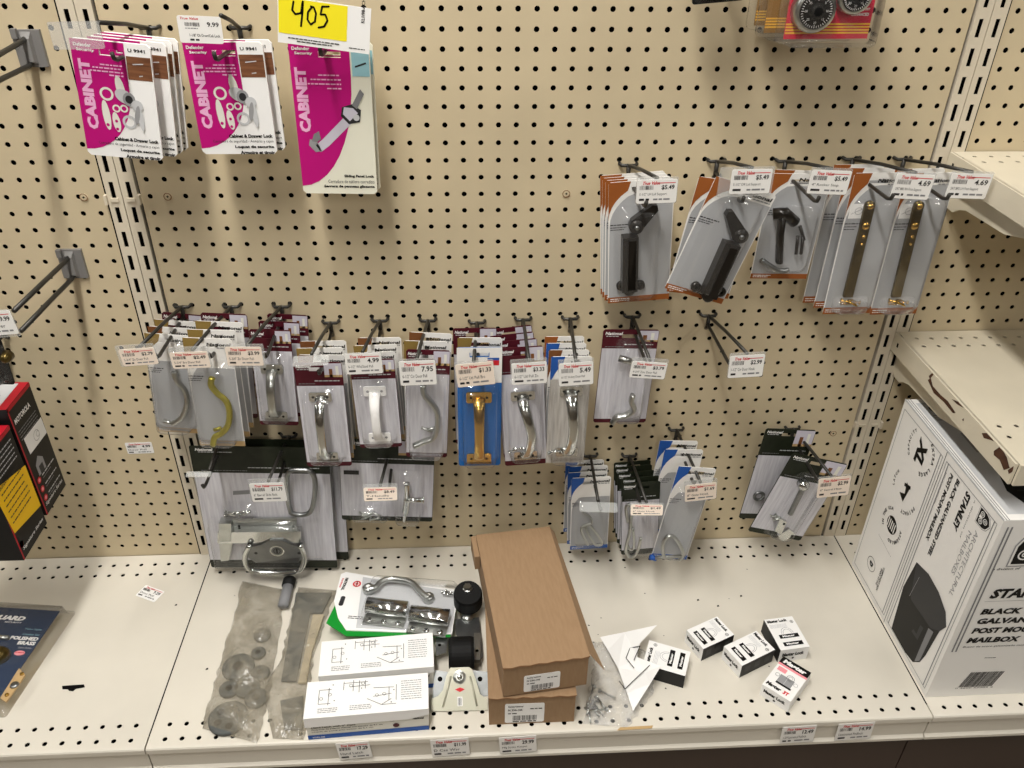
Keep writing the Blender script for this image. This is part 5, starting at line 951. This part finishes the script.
# bags ------------------------------------------------------------
def bag(name, lbl, rowsL, rowsR, m, hgt, nu=12, nv=26, seed=1, lumps=()):
    rn = random.Random(seed); ph = [(rn.uniform(5, 16), rn.uniform(5, 16), rn.uniform(0, 6.28)) for _ in range(9)]
    def lerp(rows, t):
        k = t * (len(rows) - 1); i = min(int(k), len(rows) - 2); f = k - i; return (rows[i][0] * (1 - f) + rows[i + 1][0] * f, rows[i][1] * (1 - f) + rows[i + 1][1] * f)
    pts = []; bot = []
    for j in range(nv + 1):
        a = lerp(rowsL, j / nv); b = lerp(rowsR, j / nv); a = (a[0] + rn.uniform(-1.5, 1.5), a[1] + rn.uniform(-.8, .8)); b = (b[0] + rn.uniform(-1.5, 1.5), b[1] + rn.uniform(-.8, .8))
        for i in range(nu + 1):
            u = i / nu; v = j / nv; p = onZ(DECK + .006, a[0] * (1 - u) + b[0] * u, a[1] * (1 - u) + b[1] * u)
            edge = min(1, 9 * u * (1 - u)) ** .5 * min(1, 12 * v * (1 - v)) ** .5
            nz = sum(math.sin(fx * u + fy * v + q) for fx, fy, q in ph) / 9
            hz = hgt * (.62 + .55 * nz) 
            for cx, cy, rad, lh in lumps: hz = max(hz, lh * max(0, 1 - (((u - cx) / rad) ** 2 + ((v - cy) / (rad * .45)) ** 2) ** 1.5) + .002)
            pts.append((p.x, p.y, DECK + .0025 + max(hz, .0105) * edge)); bot.append((p.x, p.y, DECK + .0012))
    W1 = nu + 1; f = [(j * W1 + i, (j + 1) * W1 + i, (j + 1) * W1 + i + 1, j * W1 + i + 1) for j in range(nv) for i in range(nu)]
    c = Vector((sum(p[0] for p in pts) / len(pts), sum(p[1] for p in pts) / len(pts), DECK))
    r = thing(name, lbl, 'plastic bag', Matrix.Translation(c), 'plastic bags of parts')
    mb = MB(m); mb.T = Matrix.Translation(-c); mb.add(pts, f, m, True); obj('top_film', mb, r)
    mb = MB(m); mb.T = Matrix.Translation(-c); mb.add(bot, [tuple(reversed(q)) for q in f], m, True); obj('bottom_film', mb, r)
    return r, c
r, c = bag('parts_bag', 'dusty plastic bag of grey rubber discs, leftmost on the shelf', [(242, 580), (231, 620), (220, 658), (210, 696), (201, 727)], [(284, 588), (281, 625), (275, 662), (268, 700), (257, 741)], 'bag_dirty', .02, seed=2, lumps=((.42, .88, .4, .026), (.5, .55, .4, .026), (.7, .35, .3, .022)))
for px, py, R0, nh in ((228, 717, .030, 5), (238, 666, .026, 0), (262, 634, .014, 0), (256, 697, .018, 0), (247, 686, .020, 3), (229, 688, .016, 0), (258, 652, .012, 0), (260, 672, .015, 0)):
    p = onZ(DECK + .008, px, py) - c; mb = MB('grey_rubber'); mb.lathe([(R0, .003), (R0, .007), (R0 * .9, .0085), (R0 * .3, .0085)], 28, 'grey_rubber', (p.x, p.y))
    for k in range(nh): mb.disc(p.x + R0 * .55 * math.cos(k * 1.2566), p.y + R0 * .55 * math.sin(k * 1.2566), R0 * .2, .0087, 'charcoal', 12)
    if not nh: mb.disc(p.x, p.y, R0 * .35, .0087, 'charcoal', 14)
    obj('rubber_disc', mb, r)
r, c = bag('parts_bag', 'dusty plastic bag with a grey plate and a cream strip, beside the white boxes', [(297, 586), (289, 622), (281, 655), (262, 692), (273, 737)], [(337, 588), (326, 618), (314, 650), (308, 694), (304, 738)], 'bag_dirty', .015, seed=5)
def flatpart(nm, m, q, z0, z1):
    mb = MB(m); P = [onZ(DECK + .008, *p) - c for p in q]; mb.prism([(p.x, p.y) for p in reversed(P)], z0, z1, m); return obj(nm, mb, r)
flatpart('grey_plate', 'grey_rubber', ((296, 592), (332, 592), (322, 612), (310, 612), (296, 680), (281, 680)), .003, .0065)
flatpart('cream_strip', 'cream_part', ((313, 614), (324, 614), (312, 650), (306, 682), (298, 682)), .003, .007)
flatpart('grey_block', 'grey_rubber', ((280, 700), (303, 695), (302, 728), (284, 728)), .003, .0065)
a = onZ(DECK + .014, 290, 578); b = onZ(DECK + .014, 283, 606); d = (b - a); r = thing('closer_tube', 'grey tube with a black end cap between the two dusty bags', 'tube', Matrix.Translation(a))
mb = MB('mgrey'); mb.tube([tuple(d * .2), tuple(d * 1.0)], .0095, 14, 'mgrey', flat=(.8, 1)); obj('tube', mb, r); mb = MB('black_rubber'); mb.tube([(0, 0, 0), tuple(d * .04), tuple(d * .3)], [.009, .0115, .0115], 14, 'black_rubber', flat=(.8, 1)); obj('end_cap', mb, r)
# gate bolt pack lying behind the white boxes
fr = lay(DECK + .030, (343, 573), (459, 592), (452, 641), (338, 622)); w_, h_ = fr.w, fr.h; r = thing('gate_bolt_pack', 'green and white clear pack of chrome bolts and handle lying behind the white boxes', 'hardware pack', fr.M)
mb = MB('green'); mb.prism([fr.loc(*q)[:2] for q in reversed(((338, 598), (326, 622), (346, 635), (450, 636), (455, 591), (450, 590)))], -.004, -.0022, 'green'); obj('green_card', mb, r)
mb = MB('white'); mb.prism([fr.loc(*q)[:2] for q in reversed(((341, 574), (346, 572), (458, 590), (458, 594), (452, 634), (346, 630), (338, 618), (334, 601)))], -.002, 0, 'white'); obj('white_card', mb, r); mb = MB('lgrey'); mb.poly([fr.loc(*q)[:2] for q in reversed(((363, 577), (457, 592), (451, 633), (356, 628)))], .0003, 'lgrey'); obj('blister_sheen', mb, r)  # light grey overlay paints the blister's reflection onto the white card
mb = MB(); a = fr.loc(346, 577); mb.text('NATIONAL', a[0] + .000, a[1] - .002, .030, .006, .0004, 'black', rot=D90 - .05, bold=.05); mb.text('Hardware', a[0] - .006, a[1] - .004, .022, .004, .0004, 'red', rot=D90, bold=.02); a = fr.loc(357, 584); mb.disc(a[0], a[1], .0075, .0004, 'red', 14); mb.ring(a[0], a[1], .003, .0045, .0006, 'white', 10); mb.rect(a[0] - .0006, a[0] + .0006, a[1] - .007, a[1] + .007, .0007, 'black'); a = fr.loc(342, 601); mb.prism(rr(a[0] - .004, a[0] + .004, a[1] - .011, a[1] + .011, .003), .0002, .0005, 'dgrey'); a = fr.loc(354, 617); [mb.scrib(a[0] - .01, a[0] + .02, a[1] - .004 * i, .0016, .0005, 'ink', i) for i in range(2)]; obj('card_print', mb, r)
mb = MB('zinc'); P = spline([fr.loc(*q, .014) for q in ((369, 589), (375, 588), (381, 582), (390, 579), (402, 580), (412, 583), (419, 590), (424, 595), (429, 598))], 4); mb.tube(P, .0055, 10); obj('handle', mb, r)
for px, py in ((368.5, 589), (428.5, 598)):
    a = fr.loc(px, py, .006); mb = MB('zinc'); mb.lathe([(.0105, .001), (.0105, .010), (.008, .013)], 16, 'zinc', a[:2]); mb.disc(a[0], a[1], .004, .0135, 'white', 12); obj('handle_foot', mb, r)
for q, m in ((((367, 599), (407, 604), (406, 625), (365, 621)), 'chrome'), (((410, 607), (449, 611), (447, 635), (409, 630)), 'chrome')):
    P = [Vector(fr.loc(*p, .01)) for p in q]; ax = (P[1] - P[0] + P[2] - P[3]); ctr = sum(P, Vector()) / 4; ctr.z = .014; L_ = ax.length / 4; ax.normalize(); Wd = ((P[0] - P[3]).length) / 2; n = Vector((-ax.y, ax.x, 0))
    mb = MB(m); rings = []
    for t in (-L_, L_): rings.append([tuple(ctr + ax * t + n * (Wd * .62 * math.cos(k * math.pi / 8)) + n * Wd * .3 + Vector((0, 0, .013 * math.sin(k * math.pi / 8)))) for k in range(16)])
    mb.loft(rings, m); obj('bolt_barrel', mb, r)
    mb = MB('zinc'); B_ = [ctr + ax * s1 * L_ + n * s2 for s1, s2 in ((-1, -Wd * 1.0), (1, -Wd * 1.0), (1, Wd * .1), (-1, Wd * .1))]; mb.prism([(p.x, p.y) for p in B_], .002, .006, 'zinc')
    pl = obj('bolt_plate', mb, r)
    for t in (-.7, 0, .7):
        p = ctr + ax * t * L_ - n * Wd * .75; mb = MB('chrome'); mb.lathe([(.005, .006), (.0045, .0085), (.002, .009)], 12, 'chrome', (p.x, p.y)); mb.disc(p.x, p.y, .0016, .0092, 'dgrey', 8); obj('bolt_head', mb, pl)
obj('clear_blister', blister(-w_ * .30, w_ * .47, .006, h_ - .006, .026, .006, .012), r)
a = fr.loc(448, 597); add_screws(r, a[0], a[1], 4, 'chrome', seed=31, spread=.006, L=.014, z=.008)
# casters
def caster_wheel(nm, root, c, axis, R0, wd, m='black_rubber'):
    M = Vector((0, 0, 1)).rotation_difference(Vector(axis)).to_matrix().to_4x4(); M.translation = Vector(c)
    mb = MB(m); mb.lathe([(R0 * .3, -wd / 2), (R0 * .9, -wd / 2), (R0, -wd * .38), (R0, wd * .38), (R0 * .93, wd / 2), (R0 * .3, wd / 2)], 28, m, smooth=False); return obj(nm, mb, root, M)
p0 = onZ(DECK, 460, 711); r = thing('caster', 'black wheeled caster with a cream steel fork, beside the kraft boxes', 'caster', Matrix.Translation(p0), 'casters')
tilt = math.radians(38); ff = Frame(p0 + Vector((0, 0, .001)), Vector((1, 0, 0)), Vector((0, math.cos(tilt), math.sin(tilt))), .09, .09); MFk = inv(r, ff.M)
t_ = ff.loc(461, 664); out = [ff.loc(*q)[:2] for q in ((431, 711), (488, 710), (487, 699), (480, 694), (476, 680), (472, 669), (466, 665), (457, 665), (450, 668), (446, 677), (443, 690), (438, 696), (431, 699))]
mb = MB('silver_enamel'); mb.prism(out, 0, .0025, 'silver_enamel'); obj('fork', mb, r, MFk)
mb = MB('silver_enamel')
for a, b in (((443, 707), (451, 676)), ((477, 706), (470, 676))): mb.tube([ff.loc(*a, .003), ff.loc(*b, .003)], .0016, 8, 'silver_enamel')
obj('fork_rib', mb, r, MFk) if False else [obj('fork_rib', q, r, MFk) for q in [MB('silver_enamel').tube([ff.loc(*a, .003), ff.loc(*b, .003)], .0016, 8) for a, b in (((443, 707), (451, 676)), ((477, 706), (470, 676)))]]
a = ff.loc(459.5, 677); mb = MB('zinc'); mb.lathe([(.0105, .002), (.0105, .004), (.0085, .0045), (.0085, .009), (.006, .010)], 12, 'zinc', a[:2], smooth=False); mb.lathe([(.004, .009), (.004, .013), (.003, .0135)], 10, 'chrome', a[:2]); obj('axle_bolt', mb, r, MFk)
mb = MB(); a = ff.loc(460, 690); mb.poly([(a[0] - .008, a[1] + .001), (a[0], a[1] - .003), (a[0] + .008, a[1] + .001), (a[0], a[1] + .004)], .003, 'red'); a = ff.loc(460, 702); mb.rect(a[0] - .004, a[0] + .004, a[1] - .006, a[1] + .008, .003, 'white'); mb.bars(a[0] - .003, a[0] + .003, a[1] - .005, a[1] + .006, .0033, 'ink', 6); obj('fork_sticker', mb, r, MFk)
for x0_, x1_ in ((432, 448), (472, 488)):
    P = [ff.loc(*q, -.016)[:2] for q in ((x0_, 699), (x1_, 696), (x1_, 672), (x0_ + (3 if x0_ < 450 else 0), 670))]; mb = MB('steel'); mb.prism(P, -.018, -.016, 'steel'); a = ff.loc((x0_ + x1_) / 2, 679, -.016); mb.disc(a[0], a[1], .004, -.0158, 'void', 12); obj('mounting_plate', mb, r, MFk)
cw = hit(p0 + Vector((0, .075, .03)), Vector((0, 1, 0)), 461.5, 653); caster_wheel('wheel', r, cw - p0, (1, 0, 0), .026, .041)
p0 = onZ(DECK, 471, 640); r = thing('caster', 'rear caster with its black wheel lying flat, hex bolt on top', 'caster', Matrix.Translation(p0), 'casters')
cw = onZ(DECK + .045, 468, 598); w1 = caster_wheel('wheel', r, cw - p0, (0, -.2, 1), .025, .036)
mb = MB('zinc'); mb.lathe([(.009, .0), (.009, .004), (.007, .0045), (.007, .010)], 6, 'zinc', smooth=False); obj('axle_bolt', mb, r, Matrix.Translation(onZ(DECK + .062, 467.5, 590) - p0))
P = [onZ(DECK + .022, *q) - p0 for q in ((455, 618), (479, 616), (483, 655), (476, 660), (457, 640))]; mb = MB('steel'); mb.prism([(p.x, p.y) for p in reversed(P)], .016, .019, 'steel'); obj('mounting_plate', mb, r)
P = [onZ(DECK + .03, *q) - p0 for q in ((474, 632), (481, 632), (480, 659), (474, 659))]; mb = MB('zinc'); mb.prism([(p.x, p.y) for p in reversed(P)], .019, .028, 'zinc'); a = onZ(DECK + .03, 477, 650) - p0; mb.disc(a.x, a.y, .003, .0283, 'void', 10); obj('bracket', mb, r)
mb = MB('zinc'); a = onZ(DECK + .02, 467, 617) - p0; mb.lathe([(.011, .019), (.010, .024), (.005, .026)], 16, 'zinc', (a.x, a.y)); obj('swivel_nut', mb, r)
P = [onZ(DECK + .024, *q) for q in ((436, 634), (445, 630), (448, 640), (446, 652), (436, 655))]; c = P[0]; mb = MB('steel'); mb.prism([((p - c).x, (p - c).y) for p in reversed(P)], -.002, 0, 'steel'); o = tag(obj('steel_bracket', mb, None, Matrix.Translation(c)), 'small bent steel plate behind the caster', 'bracket')
mb = MB('void'); a = onZ(DECK + .0245, 439.5, 645) - c; mb.disc(a.x, a.y, .003, .0004, 'void', 10); obj('screw_hole', mb, o)
# clear bag of bolts with its folded instruction sheet
r, c = bag('bolt_bag', 'clear crinkled bag of zinc bolts beside the kraft boxes', [(592, 640), (594, 665), (588, 690), (584, 722)], [(646, 650), (655, 668), (654, 690), (628, 726)], 'bag_clear', .022, seed=9)
rn = random.Random(12)
for i in range(9):
    a = onZ(DECK + .006, rn.uniform(588, 610), rn.uniform(694, 717)) - c; t = rn.uniform(0, 3.1); dx, dy = math.cos(t) * .013, math.sin(t) * .013; zz = .005 + .003 * (i % 4); mb = MB('zinc'); mb.tube([(a.x - dx, a.y - dy, zz), (a.x + dx, a.y + dy, zz)], .0016, 8, 'zinc'); mb.tube([(a.x + dx, a.y + dy, zz), (a.x + dx * 1.3, a.y + dy * 1.2, zz)], .0036, 6, 'zinc'); obj('bolt', mb, r)
V = [(600, 637, .02), (625, 632, .036), (657, 625, .030), (640, 643, .032), (637, 657, .032), (661, 666, .0365), (650, 684, .030), (633, 711, .012), (627, 693, .022), (618, 668, .022), (608, 650, .018), (645, 672, .026)]
P = [onZ(DECK + h + .002, x, y) for x, y, h in V]; c0 = onZ(DECK, 633, 668)
mb = MB('white'); mb.T = Matrix.Translation(-c0); fc = [(0, 10, 1), (1, 10, 9), (1, 3, 2), (1, 4, 3), (1, 9, 4), (4, 11, 5), (4, 9, 11), (9, 8, 11), (5, 11, 6), (11, 8, 6), (8, 7, 6)]
mb.add(P, fc, 'white'); mb.add([p - Vector((0, 0, .0006)) for p in P], [tuple(reversed(q)) for q in fc], 'white'); o = tag(obj('instruction_sheet', mb, None, Matrix.Translation(c0)), 'crumpled white instruction paper on the clear bolt bag', 'paper')
mb = MB('ink'); mb.T = Matrix.Translation(-c0)
for (x0_, y0_, h0), (x1_, y1_, h1) in (((619, 681, .0265), (625, 689, .0245)), ((625, 689, .0245), (650, 665, .033)), ((630, 648, .033), (640, 646, .037)), ((630, 648, .033), (626, 658, .031)), ((640, 646, .037), (634, 660, .034)), ((626, 658, .031), (634, 668, .030))):
    mb.tube([onZ(DECK + h0 + .001, x0_, y0_), onZ(DECK + h1 + .001, x1_, y1_)], .0007, 5, 'ink')
obj('line_drawing', mb, o)
# brass latch set in a clear pack at the left edge
Xv = Vector((.992, -.125, 0)).normalized(); Yv = Vector((.125, .992, 0)).normalized(); o0 = Vector((-.846, -.345, DECK + .006)) - Xv * .08
fr = Frame(o0, Xv, Yv, .165, .205); w_, h_ = fr.w, fr.h; r = thing('latch_set_pack', 'clear clamshell pack with dark blue card and brass strike plates, bottom left', 'hardware pack', fr.M)
mb = MB('navy'); mb.box(-w_ / 2 + .006, w_ / 2 - .012, .008, h_ - .012, .012, .0135); obj('blue_card', mb, r)
mb = MB('plastic_dull'); mb.loft([[(p[0], p[1], z_) for p in rr(-w_ / 2 - a_, w_ / 2 + a_, -a_, h_ + a_, .004, 2)] for a_, z_ in ((.004, -.005), (.004, -.003), (-.003, -.002), (-.006, .020), (-.009, .022))], 'plastic', cap=(1, 1)); obj('clear_shell', mb, r)
mb = MB(); z = .0138
def put(t, p, W1, H1, m='white', b=.03, al='R', sh=0): a = fr.loc(*p, z); mb.text(t, a[0], a[1], W1, H1, z, m, bold=b, align=al, shear=sh)
put('GUARD', (23, 621), .060, .010, b=.06, sh=.25); put('SECURITY', (21, 623.5), .03, .003, b=.01); obj('card_lettering', mb, r); mb = MB(); put('Twin Style', (41, 631), .03, .0042, 'skyblue', .0); put('Combo Set', (39, 636), .03, .0042, 'skyblue', .0); put('POLISHED', (37, 641), .048, .0075, b=.05); put('BRASS', (34, 645.5), .030, .0075, b=.05); put('Laton Pulido', (31, 649), .022, .003, 'lgrey', .0)
a = fr.loc(19.5, 653, z); obj('card_print', mb, r); mb = MB(); mb.poly([(a[0] + .009 * math.cos(t), a[1] + .005 * math.sin(t)) for t in [k * math.pi / 10 for k in range(20)]], z + .0001, 'pink'); mb.scrib(a[0] - .008, a[0] + .008, a[1], .0016, z + .0003, 'red'); obj('emblem', mb, r)
P = [fr.loc(*q, .017)[:2] for q in ((0, 698), (6, 702), (25, 675), (19, 668))]; mb = MB('brass'); mb.prism(P, .0138, .017, 'tan'); pl = obj('strike_plate', mb, r)
for px, py, m, R0 in ((7, 695, 'brass', .0035), (22, 674, 'brass', .0035), (14.5, 685, 'steel', .007)): a = fr.loc(px, py, .017); mb = MB(m); mb.lathe([(R0, .017), (R0 * .8, .019), (R0 * .3, .0195)], 14, m, a[:2]); obj('plate_screw', mb, pl)
a = fr.loc(0, 656, .017); mb = MB('brass'); mb.lathe([(.016, .014), (.015, .022), (.010, .030), (.004, .032)], 20, 'brass_dark', a[:2]); obj('knob', mb, r)
a = fr.loc(4, 638, .016); mb = MB('chrome'); mb.tube([(a[0] - .02, a[1], .017), (a[0] + .008, a[1], .017)], .004, 10, 'zinc'); obj('latch_bolt', mb, r)
